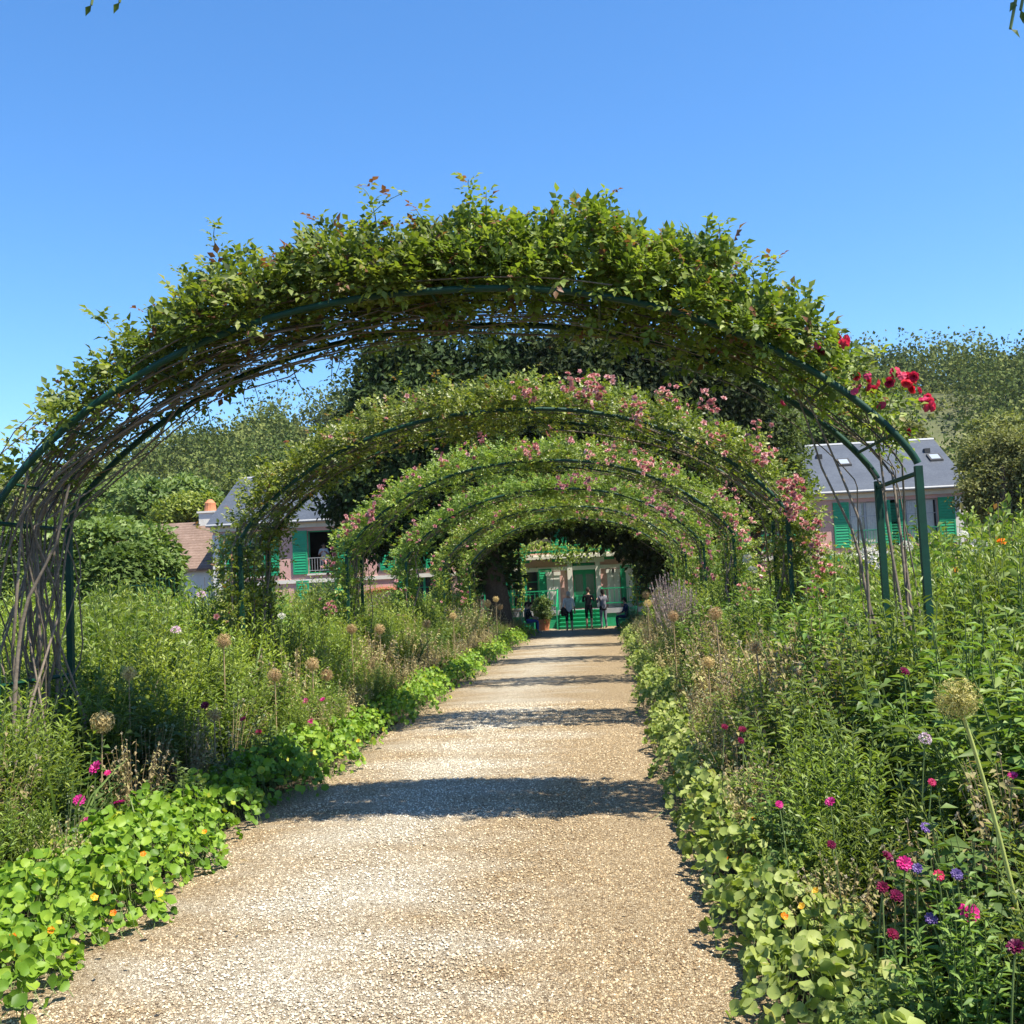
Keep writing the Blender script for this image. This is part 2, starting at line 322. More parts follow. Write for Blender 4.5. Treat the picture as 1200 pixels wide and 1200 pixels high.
# ground, one sheet rising to the wooded hill behind the house
gx = np.concatenate([np.linspace(-900, -60, 30), np.linspace(-50, 50, 30), np.linspace(60, 900, 30)])
gy = np.concatenate([np.linspace(-200, 70, 24), np.linspace(76, 300, 60), np.linspace(330, 1400, 12)])
def hill(X, Y):
    top = np.interp(X, [-330, -130, -112, -94, -76, -57, 0, 55, 66, 78, 95, 220, 420], [16, 20, 23, 27, 31, 35.5, 39, 37.5, 37.5, 37, 35, 35, 26])
    t = np.clip((Y - 82) / 150, 0, 1); s = t * t * (3 - 2 * t)
    return top * s + 1.2 * np.sin(X * .06 + 1) * s * np.cos(Y * .05)
GX, GY = np.meshgrid(gx, gy, indexing='ij'); GZ = hill(GX, GY) - 0.02
nI, nJ = GX.shape; idx = np.arange(nI * nJ).reshape(nI, nJ)
mb = MB(); FQ = np.stack([idx[:-1, :-1], idx[1:, :-1], idx[1:, 1:], idx[:-1, 1:]], -1).reshape(-1, 4)
yc_ = GY.ravel()[FQ].mean(1)
mb.add(np.stack([GX, GY, GZ], -1).reshape(-1, 3), FQ); mb.M[-1] = (yc_ > 60).astype(int)
tag(mb.build('ground', ['soil', 'meadow'], smooth=True), kind='structure')
# gravel path with wandering edges and a slight camber
ys = np.concatenate([np.arange(-4, 16, .25), np.arange(16, 45.3, .6)]); us = np.linspace(0, 1, 13)
def edge_wob(Y, s): return .05 * np.sin(Y * 1.7 + s) + .04 * np.sin(Y * 3.9 + 2 * s)
EL = PXL - .25 + edge_wob(ys, 1); ER = PXR + .25 + edge_wob(ys, 4)
PX = EL[:, None] + (ER - EL)[:, None] * us; PY = np.repeat(ys[:, None], 13, 1)
PZ = .02 + .03 * (1 - (2 * us - 1) ** 2)[None] + .006 * np.sin(PX * 5 + PY * 2.3) * np.sin(PY * 3.1)
idx = np.arange(PX.size).reshape(PX.shape)
mb = MB(); mb.add(np.stack([PX, PY, PZ], -1).reshape(-1, 3), np.stack([idx[:-1, :-1], idx[:-1, 1:], idx[1:, 1:], idx[1:, :-1]], -1).reshape(-1, 4))
tag(mb.build('path', 'gravel_path', smooth=True), kind='structure')
# a few withered leaves blown on the path
mb = MB(); nl = 34; Yl = rng.uniform(4.6, 16, nl); Xl = rng.uniform(PXL + .2, PXR - .1, nl); al = rng.random(nl) * 6.28
scatter(mb, LEAF, np.stack([Xl, Yl, np.full(nl, .066)], 1), np.stack([np.cos(al), np.sin(al), rng.normal(size=nl) * .15], 1), np.stack([rng.normal(size=nl) * .3, rng.normal(size=nl) * .3, np.ones(nl)], 1), rng.uniform(.03, .055, nl), .025, rng.random(nl) * .4)
tag(mb.build('fallen_leaves', 'dry_leaf'), 'withered brown leaves scattered over the gravel path', 'leaves', kind='stuff')
# court of packed gravel in front of the house
mb = MB(); box(mb, -16, 14, 44.6, 50, -.1, .022); tag(mb.build('forecourt', 'gravel_path'), kind='structure')
# loose stones of the near path
npb = 58000
v = rng.random(npb); Yp = 4.3 + 13.5 * v ** 1.75; Xp = rng.uniform(PXL - .2, PXR + .2, npb); up = (Xp - PXL) / (PXR - PXL)
Zp = .026 + .03 * (1 - (2 * up - 1) ** 2)
sz = (.007 + .0135 * rng.random(npb) ** 1.3) * (1 + .03 * (Yp - 4.3)); ang = rng.random(npb) * 6.28
D = np.stack([np.cos(ang), np.sin(ang), rng.normal(size=npb) * .2], 1); N = np.stack([rng.normal(size=npb) * .25, rng.normal(size=npb) * .25, np.ones(npb)], 1)
mb = MB(); scatter(mb, PEB, np.stack([Xp, Yp, Zp], 1), D, N, sz, sz * rng.uniform(.6, 1, npb), rng.random(npb))
tag(mb.build('gravel', 'pebble', smooth=False), 'loose cream and tan pebbles strewn over the garden path', 'gravel', kind='stuff')

# ------------------------------------------------------------------ house
HY, HX0, HX1, EAVE, RIDGE, HD = 50.0, -18.8, 16.4, 5.75, 8.25, 9.0
house = thing('house', 'long pink house with green shutters and grey slate roof', 'house', (0, 0, 0))
def X50(px, py=640): return at(px, py, HY)[0]
up_win = [(X50(292, 635), 'closed'), (X50(378, 638), 'open'), (-9.2, 'closed'), (-5.0, 'closed'), (-1.03, 'closed'), (3.4, 'closed'), (7.4, 'closed'), (X50(1017), 'lit'), (X50(1083), 'lit')]
UZ0, UZ1, UW = 3.1, 5.14, .72
lo_win = [X50(292, 690), X50(378, 690), -8.6, X50(616, 690), 1.9, 5.6, 9.4, 12.8]
LZ0, LZ1, LW = 1.0, 2.75, .62
holes = [(x - UW, x + UW, UZ0, UZ1) for x, _ in up_win] + [(x - LW, x + LW, LZ0, LZ1) for x in lo_win] + [(-1.56, -.5, .86, 2.98)]
def holed_wall(mb, x0, x1, z0, z1, y, holes, depth):
    xs = sorted({x0, x1, *[h[0] for h in holes], *[h[1] for h in holes]}); zs = sorted({z0, z1, *[h[2] for h in holes], *[h[3] for h in holes]})
    for a, b in zip(xs, xs[1:]):
        for c_, d in zip(zs, zs[1:]):
            cx, cz = (a + b) / 2, (c_ + d) / 2
            if any(h[0] < cx < h[1] and h[2] < cz < h[3] for h in holes): continue
            mb.add([(a, y, c_), (b, y, c_), (b, y, d), (a, y, d)], [(0, 1, 2, 3)])
    for a, b, c_, d in holes:
        mb.add([(a, y, c_), (b, y, c_), (b, y, d), (a, y, d), (a, y + depth, c_), (b, y + depth, c_), (b, y + depth, d), (a, y + depth, d)],
               [(0, 4, 5, 1), (1, 5, 6, 2), (2, 6, 7, 3), (3, 7, 4, 0)])
mb = MB(); holed_wall(mb, HX0, HX1, -.05, EAVE, HY, holes, .28)
yb = HY + HD; mid = HY + HD / 2
for x in (HX0, HX1): mb.add([(x, HY, -.05), (x, yb, -.05), (x, yb, EAVE), (x, mid, RIDGE - .08), (x, HY, EAVE)], [(0, 1, 2, 3, 4)])
mb.add([(HX0, yb, -.05), (HX1, yb, -.05), (HX1, yb, EAVE), (HX0, yb, EAVE)], [(3, 2, 1, 0)])
mb.build('wall', 'pink_render', house)
mb = MB()                                                        # inside: floors and back partition so rooms read dark
for z in (.84, 2.9, 5.6): box(mb, HX0 + .1, HX1 - .1, HY + .3, yb - .1, z - .1, z)
box(mb, HX0 + .1, HX1 - .1, HY + 4.2, HY + 4.3, .9, 5.4)
mb.build('interior', 'dark_room', house)
ov = .32; sl_ = (RIDGE - EAVE) / (HD / 2)
mb = MB(); t_ = .12
for s in (1, -1):
    ye = HY - ov if s == 1 else yb + ov; ze = EAVE - ov * sl_
    V = [(HX0 - .2, ye, ze), (HX1 + .2, ye, ze), (HX1 + .2, mid, RIDGE), (HX0 - .2, mid, RIDGE)]
    V += [(x, y, z + t_) for x, y, z in V]
    mb.add(V, [(4, 5, 6, 7), (0, 3, 2, 1), (0, 1, 5, 4), (1, 2, 6, 5), (3, 0, 4, 7)] if s == 1 else [(7, 6, 5, 4), (1, 2, 3, 0), (4, 5, 1, 0), (5, 6, 2, 1), (7, 4, 0, 3)])
roof = mb.build('roof', 'slate', house)
mb = MB(); tube(mb, [(HX0 - .2, mid, RIDGE + .1), (HX1 + .2, mid, RIDGE + .1)], .09, 8); mb.build('ridge_cap', 'zinc', roof)
mb = MB(); box(mb, HX0 - .1, HX1 + .1, HY - .10, HY, EAVE - .44, EAVE - .08); box(mb, HX0 - .12, HX1 + .12, HY - .2, HY - .1, EAVE - .22, EAVE - .07)
mb.build('cornice', 'trim_white', house)
mb = MB(); tube(mb, [(HX0 - .2, HY - ov - .05, EAVE - ov * sl_ + .03), (HX1 + .2, HY - ov - .05, EAVE - ov * sl_ + .03)], .07, 8); mb.build('gutter', 'zinc', house)
for z0, z1 in ((2.66, 2.84), (.5, .62)):
    mb = MB(); box(mb, HX0, HX1 - .003, HY - .06, HY, z0, z1)
    if z0 > 1: mb.build('string_course', 'trim_white', house)
    else: mb.build('plinth_moulding', 'trim_white', house)
for x in (HX0, HX1 - .45):
    mb = MB()
    for k in range(11): box(mb, x - .02, x + (.46 if k % 2 else .36), HY - .045 - .004 * (k % 2), HY - .001, .02 + k * .47, .47 + k * .47)
    mb.build('corner_quoin', 'trim_white', house)
mb = MB(); tube(mb, [(HX0 + .6, HY - .09, .1), (HX0 + .6, HY - .09, EAVE - .5)], .05, 8); mb.build('downpipe', 'zinc', house)
def roofpt(x, Y): return (x, Y, EAVE + (Y - HY) * sl_ + t_)
for px, py in ((989, 538), (1096, 536)):
    Y = HY + 2.3; x = at(px, py, Y)[0]; a = roofpt(x - .3, Y - .25); b = roofpt(x + .3, Y + .4)
    mb = MB(); mb.add([(a[0], a[1], a[2] + .1), (b[0], a[1], a[2] + .1), (b[0], b[1], b[2] + .1), (a[0], b[1], b[2] + .1), (a[0], a[1], a[2] - .02), (b[0], a[1], a[2] - .02), (b[0], b[1], b[2] - .02), (a[0], b[1], b[2] - .02)],
                      [(0, 1, 2, 3), (0, 4, 5, 1), (1, 5, 6, 2), (2, 6, 7, 3), (3, 7, 4, 0)])
    k = mb.build('skylight', 'wire_dark', roof)
    mb = MB(); i_ = .09; mb.add([(a[0] + i_, a[1] + i_, a[2] + .105 + i_ * sl_), (b[0] - i_, a[1] + i_, a[2] + .105 + i_ * sl_), (b[0] - i_, b[1] - i_, b[2] + .105 - i_ * sl_), (a[0] + i_, b[1] - i_, b[2] + .105 - i_ * sl_)], [(0, 1, 2, 3)])
    mb.build('skylight_pane', 'skylight_glass', roof)
for px, py in ((959, 530), (1085, 524)):
    Y = HY + 3.2; x = at(px, py, Y)[0]; p = roofpt(x, Y); mb = MB(); box(mb, x - .13, x + .13, Y - .22, Y + .1, p[2] - .1, p[2] + .12); mb.build('roof_vent', 'wire_dark', roof)
def shutter(parent, x0, x1, z0, z1, y):
    mb = MB(); box(mb, x0, x1, y - .04, y, z0, z1)
    for a, b in ((x0, x0 + .07), (x1 - .07, x1)): box(mb, a, b, y - .062, y - .041, z0, z1)
    for z in (z0, (z0 + z1) / 2 - .04, z1 - .08): box(mb, x0 + .072, x1 - .072, y - .060, y - .041, z, z + .08)
    for k in range(14):
        z = z0 + .12 + k * (z1 - z0 - .24) / 14
        mb.add([(x0 + .07, y - .058, z), (x1 - .07, y - .058, z), (x1 - .07, y - .042, z + .09), (x0 + .07, y - .042, z + .09)], [(0, 1, 2, 3)])
    return mb.build('shutter', 'shutter_paint', parent)
def window(x, z0, z1, hw, style):
    mb = MB(); y = HY + .1; fr = .06                            # frame with glazing bars
    for a, b in ((x - hw, x - hw + fr), (x + hw - fr, x + hw)) + (() if style == 'open' else ((x - .05, x + .05),)): box(mb, a, b, y, y + .06, z0, z1)
    for z in (z0, z1 - fr): box(mb, x - hw + fr, x + hw - fr, y + .002, y + .058, z, z + fr)
    if style != 'open':
        for z in (z0 + (z1 - z0) * .34, z0 + (z1 - z0) * .67): box(mb, x - hw + fr, x + hw - fr, y + .01, y + .05, z, z + .035)
    wn = mb.build('window', 'shutter_paint' if style != 'lit' else 'zinc', house)
    if style != 'open':
        for s in (-1, 1):
            mb = MB(); a, b = sorted((x + s * .052, x + s * (hw - fr - .002))); mb.add([(a, y + .03, z0 + fr), (b, y + .03, z0 + fr), (b, y + .03, z1 - fr), (a, y + .03, z1 - fr)], [(0, 1, 2, 3)])
            mb.build('pane', 'glass', wn)
            if style == 'lit':
                mb = MB(); xs = np.linspace(a + .02, b - .1, 12); V = [(xx, y + .012 + .006 * (i % 2), z) for i, xx in enumerate(xs) for z in (z0 + fr, z1 - fr)]
                mb.add(V, [(2 * i, 2 * i + 2, 2 * i + 3, 2 * i + 1) for i in range(11)]); mb.build('net_curtain', 'curtain', wn)
    for s in (-1, 1):
        a, b = sorted((x + s * (hw + .02), x + s * (hw + hw * 1.02))); shutter(wn, a, b, z0 - .02, z1 + .02, HY - .01)
    mb = MB(); box(mb, x - hw - .05, x + hw + .05, HY - .09, HY + .1, z0 - .09, z0 - .012); mb.build('sill', 'trim_white', wn)
    if z0 > 2:
        mb = MB()
        for z in (z0 + .12, z0 + .72): box(mb, x - hw, x + hw, HY - .05, HY - .025, z, z + .03)
        for k in range(11): xx = x - hw + .06 + k * (2 * hw - .12) / 10; box(mb, xx - .008, xx + .008, HY - .046, HY - .03, z0 + .15, z0 + .72)
        mb.build('balcony_rail', 'zinc' if style == 'open' else 'shutter_paint', wn)
for x, s in up_win: window(x, UZ0, UZ1, UW, s)
for x in lo_win: window(x, LZ0, LZ1, LW, 'closed')
# door with surround, pilasters and cornice
mb = MB(); box(mb, -1.54, -.52, HY + .2, HY + .25, .87, 2.97)
for s in (0, 1):
    a = -1.54 + s * .51
    for z0, z1 in ((.95, 1.45), (2.5, 2.9)): box(mb, a + .06, a + .45, HY + .18, HY + .2, z0, z1)
dr = mb.build('door', 'shutter_paint', house)
for s in (0, 1):
    a = -1.54 + s * .51; mb = MB(); mb.add([(a + .07, HY + .195, 1.5), (a + .44, HY + .195, 1.5), (a + .44, HY + .195, 2.45), (a + .07, HY + .195, 2.45)], [(0, 1, 2, 3)]); mb.build('pane', 'door_glass', dr)
mb = MB(); tube(mb, [(-1.0, HY + .17, 1.72), (-1.0, HY + .12, 1.72), (-.9, HY + .12, 1.72)], .02, 6); mb.build('door_handle', 'zinc', dr)
for a, b in ((-1.80, -1.57), (-.49, -.26)): mb = MB(); box(mb, a, b, HY - .09, HY, .86, 2.98); mb.build('door_jamb', 'trim_white', house)
mb = MB(); box(mb, -2.0, -.06, HY - .12, HY - .001, 2.985, 3.2); mb.build('lintel', 'trim_white', house)
for x in (X50(645, 690), X50(653, 690), X50(716, 690), X50(723, 690), X50(738, 690)):
    mb = MB(); box(mb, x - .15, x + .15, HY - .1, HY - .062, .65, 2.6); box(mb, x - .19, x + .19, HY - .13, HY - .061, 2.45, 2.62); box(mb, x - .18, x + .18, HY - .12, HY - .061, .65, .8); mb.build('pilaster', 'trim_white', house)
mb = MB(); box(mb, -3.7, 1.4, HY - .2, HY - .122, 3.22, 3.36); box(mb, -3.7, 1.4, HY - .13, HY - .002, 3.36, 3.44); mb.build('door_cornice', 'trim_white', house)
mb = MB(); tube(mb, [(X50(452, 715) + 1.5 * math.cos(a), HY - .03, 1.2 + 1.0 * math.sin(a)) for a in np.linspace(0, math.pi, 16)], .13, 6); mb.build('brick_arch', 'brick_red', house)
# veranda in front of the door: deck, steps, rails, trellis posts
ver = thing('veranda', 'green wooden veranda with steps below the front door', 'veranda', (0, 0, 0))
mb = MB(); box(mb, -7.5, 5.4, 48.8, 49.86, .62, .84); mb.build('deck', 'zinc', ver)
mb = MB(); box(mb, -7.45, 5.35, 48.85, 49.8, -.02, .618); mb.build('deck_wall', 'shutter_paint', ver)
for k in range(5):
    mb = MB(); z = .165 * (k + 1); box(mb, -2.18, -.32, 47.35 + .29 * k, 47.64 + .29 * k + .02, z - .035, z); box(mb, -2.16, -.34, 47.38 + .29 * k, 47.40 + .29 * k, z - .165, z - .037)
    mb.build('step', 'shutter_paint', ver)
for x in (-7.4, -5.6, -3.9, -2.26, -.24, 1.3, 2.9, 5.3):
    mb = MB(); box(mb, x - .045, x + .045, 48.82, 48.91, .842, 1.82 if x not in (-3.9, 1.3, -7.4, 5.3) else 3.5); mb.build('post', 'shutter_paint', ver)
for a, b in ((-7.355, -5.645), (-5.555, -3.945), (-3.855, -2.305), (-.195, 1.255), (1.345, 2.855), (2.945, 5.255)):
    mb = MB()
    for z in (1.05, 1.72): box(mb, a, b, 48.84, 48.89, z, z + .05)
    for k in range(7): x = a + (k + .5) * (b - a) / 7; box(mb, x - .012, x + .012, 48.853, 48.877, 1.1, 1.72)
    mb.build('railing', 'shutter_paint', ver)
for x in (-2.26, -.24):
    mb = MB(); tube(mb, [(x, 47.4, 1.0), (x, 48.82, 1.75)], .028, 6); box(mb, x - .03, x + .03, 47.38, 47.44, .0, 1.02); mb.build('hand_rail', 'shutter_paint', ver)
mb = MB(); box(mb, -7.4, 5.3, 48.83, 48.9, 3.502, 3.58); box(mb, -7.4, 5.3, 49.5, 49.57, 3.502, 3.58)
for k in range(18): x = -7.3 + k * .735; box(mb, x - .02, x + .02, 48.7, 49.85, 3.582, 3.63)
mb.build('pergola_beams', 'shutter_paint', ver)
# outbuilding on the west side
ob = thing('outbuilding', 'low outbuilding with brown tiled roof beside the pink house', 'building', (0, 0, 0))
OY = 52.0; ox0 = at(192, 620, OY)[0] - 4; ox1 = HX0 - .32; oz = at(200, 668, OY)[2]; orz = at(200, 616, OY + 4)[2]
mb = MB(); box(mb, ox0 + .2, ox1, OY + .1, OY + 8, -.05, oz); mb.add([(ox1, OY + .1, oz), (ox1, OY + 8, oz), (ox1, OY + 4, orz - .05)], [(0, 1, 2)]); mb.build('wall', 'trim_white', ob)
mb = MB()
for ya, yb_ in ((OY - .3, OY + 4), (OY + 8.3, OY + 4)):
    V = [(ox0, ya, oz - .1), (ox1 - .05, ya, oz - .1), (ox1 - .05, yb_, orz), (ox0, yb_, orz)]; V += [(x, y, z + .12) for x, y, z in V]
    mb.add(V, [(4, 5, 6, 7), (0, 3, 2, 1), (0, 1, 5, 4), (1, 2, 6, 5), (0, 4, 7, 3)])
rf = mb.build('roof', 'old_tiles', ob)
mb = MB(); c_ = at(247, 616, OY + 4); box(mb, c_[0] - .5, c_[0] + .5, OY + 3.6, OY + 4.4, orz - .6, orz + .55); box(mb, c_[0] - .58, c_[0] + .58, OY + 3.52, OY + 4.48, orz + .55, orz + .65); ch = mb.build('chimney', 'trim_white', rf)
mb = MB(); tube(mb, [(c_[0], OY + 4, orz + .65), (c_[0], OY + 4, orz + .95), (c_[0], OY + 4, orz + 1.1), (c_[0], OY + 4, orz + 1.3)], [.34, .30, .30, .12], 12); mb.build('chimney_pot', 'terracotta', rf)

# ------------------------------------------------------------------ trees
def crown(mb, rng, ells, nclump, per, leaf, rc, up=.3, wl=.6, tmpl=LEAF2, shell=.35):
    """leaf clumps spread over ellipsoids: light outer clumps, gaps between them"""
    wts = np.array([e[3] * e[4] + e[4] * e[5] + e[3] * e[5] for e in ells]); which = rng.choice(len(ells), nclump, p=wts / wts.sum())
    E = np.array(ells)[which]; d = sph(rng, nclump); rad = 1 - shell * rng.random(nclump) ** 1.5
    C = E[:, :3] + d * E[:, 3:6] * rad[:, None]
    rcl = rc * rng.uniform(.6, 1.25, nclump); tone = rng.random(nclump)
    ci = np.repeat(np.arange(nclump), per); k = len(ci); s = sph(rng, k)
    P = C[ci] + s * (rcl[ci] * rng.random(k) ** .45)[:, None] * np.array([1, 1, .75])
    D = unit(s + rng.normal(size=(k, 3)) * .7 + np.array([0, 0, -.25])); N = unit(s * .6 + d[ci] * .5 + rng.normal(size=(k, 3)) * .38 + np.array([0, 0, up]))
    L = leaf * rng.uniform(.6, 1.35, k)
    scatter(mb, tmpl, P, D, N, L, L * wl, np.clip(.55 * tone[ci] + .45 * rng.random(k), 0, 1))
def trunk(mb, rng, base, top, r, limbs, ells):
    base = np.array(base, float); top = np.array(top, float)
    P = np.linspace(base, top, 9) + wob(rng, 9, r * .5) * np.linspace(0, 1, 9)[:, None]; tube(mb, P, np.linspace(r * 1.15, r * .35, 9), 9)
    for i in range(limbs):
        e = ells[rng.integers(len(ells))]; q = np.array(e[:3]) + sph(rng, 1)[0] * np.array(e[3:6]) * .75
        s = P[rng.integers(3, 8)]; m_ = (s + q) / 2 + np.array([0, 0, -.1 * np.linalg.norm(q - s)]); tube(mb, bez(s, m_, q, 7), np.linspace(r * .38, r * .05, 7), 5)
def tree(name, label, base, ells, tr, leaf, nclump, per, rc, mat, seed, limbs=12, group=None, wl=.6, up=.3):
    """ells: crown ellipsoids in garden coordinates; everything is stored relative to the foot of the trunk"""
    rg = np.random.default_rng(seed); b = np.array(base, float); t = thing(name, label, 'tree', base, group=group)
    E = [(e[0] - b[0], e[1] - b[1], e[2] - b[2], *e[3:]) for e in ells]
    mb = MB(); trunk(mb, rg, (0, 0, -.1), (E[0][0] * .3, E[0][1] * .3, E[0][2]), tr, limbs, E); mb.build('trunk', 'bark', t, True)
    mb = MB(); crown(mb, rg, E, nclump, per, leaf, rc, up, wl); tag(mb.build('crown', mat, t), kind='stuff')
    return t
def P3(px, py, Y): return at(px, py, Y)
def ell(px, py, Y, rpx, rpz, ry=None):
    """crown lobe centred at a photo pixel at distance Y, radii given in pixels there"""
    c = at(px, py, Y); k = Y / F; return (c[0], c[1], c[2], rpx * k, (ry if ry else rpx * k * .9), rpz * k)
YY = 41.6
E1 = [ell(505, 520, YY, 100, 110), ell(470, 455, YY, 62, 62), ell(545, 440, YY + 1, 60, 58), ell(440, 560, YY - .5, 62, 90), ell(540, 600, YY, 75, 60), ell(605, 585, YY + .5, 55, 45), ell(590, 500, YY + .5, 60, 70), ell(612, 440, YY + 1.5, 40, 52), ell(572, 648, YY + .3, 30, 42, 1.2)]
b1 = at(592, 700, YY); tree('yew_tree', 'tall dark yew on the west side of the front steps', (b1[0] - .2, YY, 0), E1, .48, .28, 900, 70, .85, 'yew_leaf', 21, 26, 'dark yews before the house')
E2 = [ell(730, 500, YY, 105, 105), ell(690, 440, YY + 1, 70, 60), ell(775, 445, YY, 65, 58), ell(820, 540, YY, 72, 85), ell(770, 600, YY, 80, 58), ell(700, 585, YY + .5, 60, 42), ell(640, 455, YY + 1.5, 40, 55), ell(856, 490, YY + .5, 55, 62), ell(790, 648, YY + .3, 34, 40, 1.3)]
b2 = at(788, 690, YY); tree('yew_tree', 'broad dark yew on the east side of the front steps', (b2[0], YY, 0), E2, .48, .28, 900, 70, .85, 'yew_leaf', 22, 26, 'dark yews before the house')
E3 = [ell(890, 520, 47, 52, 60), ell(868, 455, 47.5, 46, 40), ell(905, 575, 46.5, 42, 40)]
b3 = at(885, 680, 47); tree('cedar_tree', 'grey green conifer between the dark yew and the slate roof', (b3[0], 47, 0), E3, .3, .18, 280, 100, .7, 'oak_leaf', 23, 14)
E4 = [ell(1172, 548, 46, 38, 44), ell(1150, 580, 45, 26, 32), ell(1205, 560, 45, 36, 52)]
b4 = at(1180, 660, 44); tree('round_tree', 'rounded olive green tree at the east end of the pink house', (b4[0], 44, 0), E4, .25, .15, 250, 100, .55, 'olive_leaf', 24, 12)
E5 = [ell(165, 595, 64, 46, 36), ell(210, 590, 66, 40, 30), ell(130, 600, 66, 40, 30)]
b5 = at(170, 690, 64); tree('lime_tree', 'bright yellow green tree behind the tiled outbuilding', (b5[0], 64, 0), E5, .3, .36, 150, 60, .8, 'spring_leaf', 25, 10)
E6 = [ell(235, 600, 62, 22, 22), ell(205, 606, 62, 24, 22)]
b6 = at(228, 690, 62); tree('small_tree', 'small pale green tree just left of the chimney pot', (b6[0], 62, 0), E6, .2, .3, 80, 50, .7, 'lime_leaf', 26, 8)
for k, (px, py, Y, r, mat, lab) in enumerate([(60, 585, 75, 60, 'oak_leaf', 'mid green tree above the clipped hedge at the far west'), (15, 590, 70, 50, 'olive_leaf', 'olive tree at the western edge of the view'),
        (330, 560, 78, 48, 'oak_leaf', 'shaded green tree rising behind the west end of the slate roof'), (300, 590, 74, 40, 'oak_leaf', 'low green tree behind the west roof ridge'),
        (1045, 525, 74, 34, 'olive_leaf', 'low grey olive tree just behind the east slate roof'), (1175, 520, 76, 42, 'olive_leaf', 'olive tree on the slope above the east gable'), (975, 505, 78, 30, 'oak_leaf', 'green tree behind the ridge near the conifer')]):
    c_ = at(px, py, Y); gz = float(hill(np.array(c_[0]), np.array(float(Y))))
    tree('hillside_tree', lab, (c_[0], Y, gz), [ell(px, py, Y, r, r * .75), ell(px + r * .5, py + r * .25, Y, r * .6, r * .6), ell(px - r * .5, py + r * .3, Y - 1, r * .6, r * .55)], .25, .32, 120, 90, 1.0, mat, 40 + k, 8, 'trees at the foot of the hill')
# the wooded hill: one far mass of tree crowns
rg = np.random.default_rng(5); mb = MB(); cnt = 0
HXs = rg.uniform(-240, 170, 5200); HYs = rg.uniform(92, 258, 5200)
keep = (HXs > -.62 * HYs - 15) & (HXs < .40 * HYs + 15) & (rg.random(5200) < np.interp(HYs, [92, 150, 258], [.35, .55, .5]))
cl = at(1085, 465, 190)
keep &= ~((abs(HXs - 50) < 6) & (abs(HYs - 165) < 15)) & ~((HXs > -.30 * HYs) & (HXs < .10 * HYs) & (HYs < 200))
HXs, HYs = HXs[keep], HYs[keep]; HZs = hill(HXs, HYs); nt_ = len(HXs)
ht = rg.uniform(5.5, 11.5, nt_); wd = ht * rg.uniform(.34, .52, nt_); tone = rg.random(nt_); con = rg.random(nt_) < .35
per = 170; ci = np.repeat(np.arange(nt_), per); s = sph(rg, len(ci)); s[:, 2] = abs(s[:, 2]) * 1.0 - .25 * (rg.random(len(ci)) < .3)
lump = 1 + .22 * np.sin(s[:, 0] * 5 + ci * 1.3) * np.sin(s[:, 1] * 5 + ci * 2.1) + .12 * np.sin(s[:, 2] * 9 + ci)
R_ = (rg.uniform(.72, 1.04, len(ci)) * lump)[:, None]
shape = np.stack([wd[ci], wd[ci], ht[ci] * .62], 1)
taper = np.where(con[ci], 1.15 - .75 * np.clip(s[:, 2], 0, 1), 1.0)[:, None] * np.array([1, 1, 0]) + np.array([0, 0, 1])
Pp = np.stack([HXs, HYs, HZs + ht * .42], 1)[ci] + s * R_ * shape * taper
Lh = rg.uniform(.55, 1.15, len(ci)) * np.interp(HYs[ci], [92, 240], [.5, .85])
scatter(mb, LEAF2, Pp, unit(s + rg.normal(size=s.shape) * .8), unit(s + rg.normal(size=s.shape) * .28), Lh, Lh * .8, np.clip(.75 * tone[ci] + .25 * rg.random(len(ci)), 0, 1))
tag(mb.build('hillside_wood', 'wood_leaf'), 'dense mixed woodland covering the hill behind the house', 'woodland', kind='stuff')
# scrub on the hillside meadow
mb = MB(); ns = 2200; X = rg.uniform(-170, 110, ns); Y = rg.uniform(80, 240, ns); ok = (X > -.62 * Y - 10) & (X < .40 * Y + 10) & (rg.random(ns) < .8); X, Y = X[ok], Y[ok]; Z = hill(X, Y); ci = np.repeat(np.arange(len(X)), 34); s = sph(rg, len(ci)); s[:, 2] = abs(s[:, 2])
rs = rg.uniform(.8, 2.0, len(X)) * np.where(abs(X - 50) < 6, .4, 1); tone = rg.random(len(X)); Ls = rg.uniform(.35, .8, len(ci))
scatter(mb, LEAF2, np.stack([X, Y, Z], 1)[ci] + s * rs[ci][:, None] * rg.uniform(.6, 1.1, (len(ci), 1)), unit(s + rg.normal(size=s.shape) * .7), unit(s + rg.normal(size=s.shape) * .5), Ls, Ls * .7, np.clip(.6 * tone[ci] + .4 * rg.random(len(ci)), 0, 1))
tag(mb.build('hillside_scrub', 'olive_leaf'), 'low olive scrub dotting the hillside meadow', 'scrub', kind='stuff')

# ------------------------------------------------------------------ rose arches
ACX, AHW, ASH, AAP, ADP = -1.28, 3.68, 2.75, 4.35, 1.22     # centre, half width, shoulder, apex, depth of an arch
AY = [8.3, 14.2, 20.2, 26.3, 32.4, 38.5]
def hoop(t):
    """t 0..1 along the bow from west shoulder to east shoulder -> x, z and outward normal"""
    a = math.pi * (1 - np.asarray(t, float)); c_, s_ = np.cos(a), np.sin(a)
    u = np.sign(c_) * np.abs(c_) ** .86; z = ASH + (AAP - ASH) * np.clip(1 - np.abs(u) ** 2.25, 0, 1) ** .80
    return ACX + AHW * u, z
_tt = np.linspace(0, 1, 400); _hx, _hz = hoop(_tt)
_sx = np.concatenate([[_hx[0]], _hx, [_hx[-1]]]); _sz = np.concatenate([[0], _hz, [0]])
_len = np.concatenate([[0], np.cumsum(np.hypot(np.diff(_sx), np.diff(_sz)))]); ALEN = _len[-1]
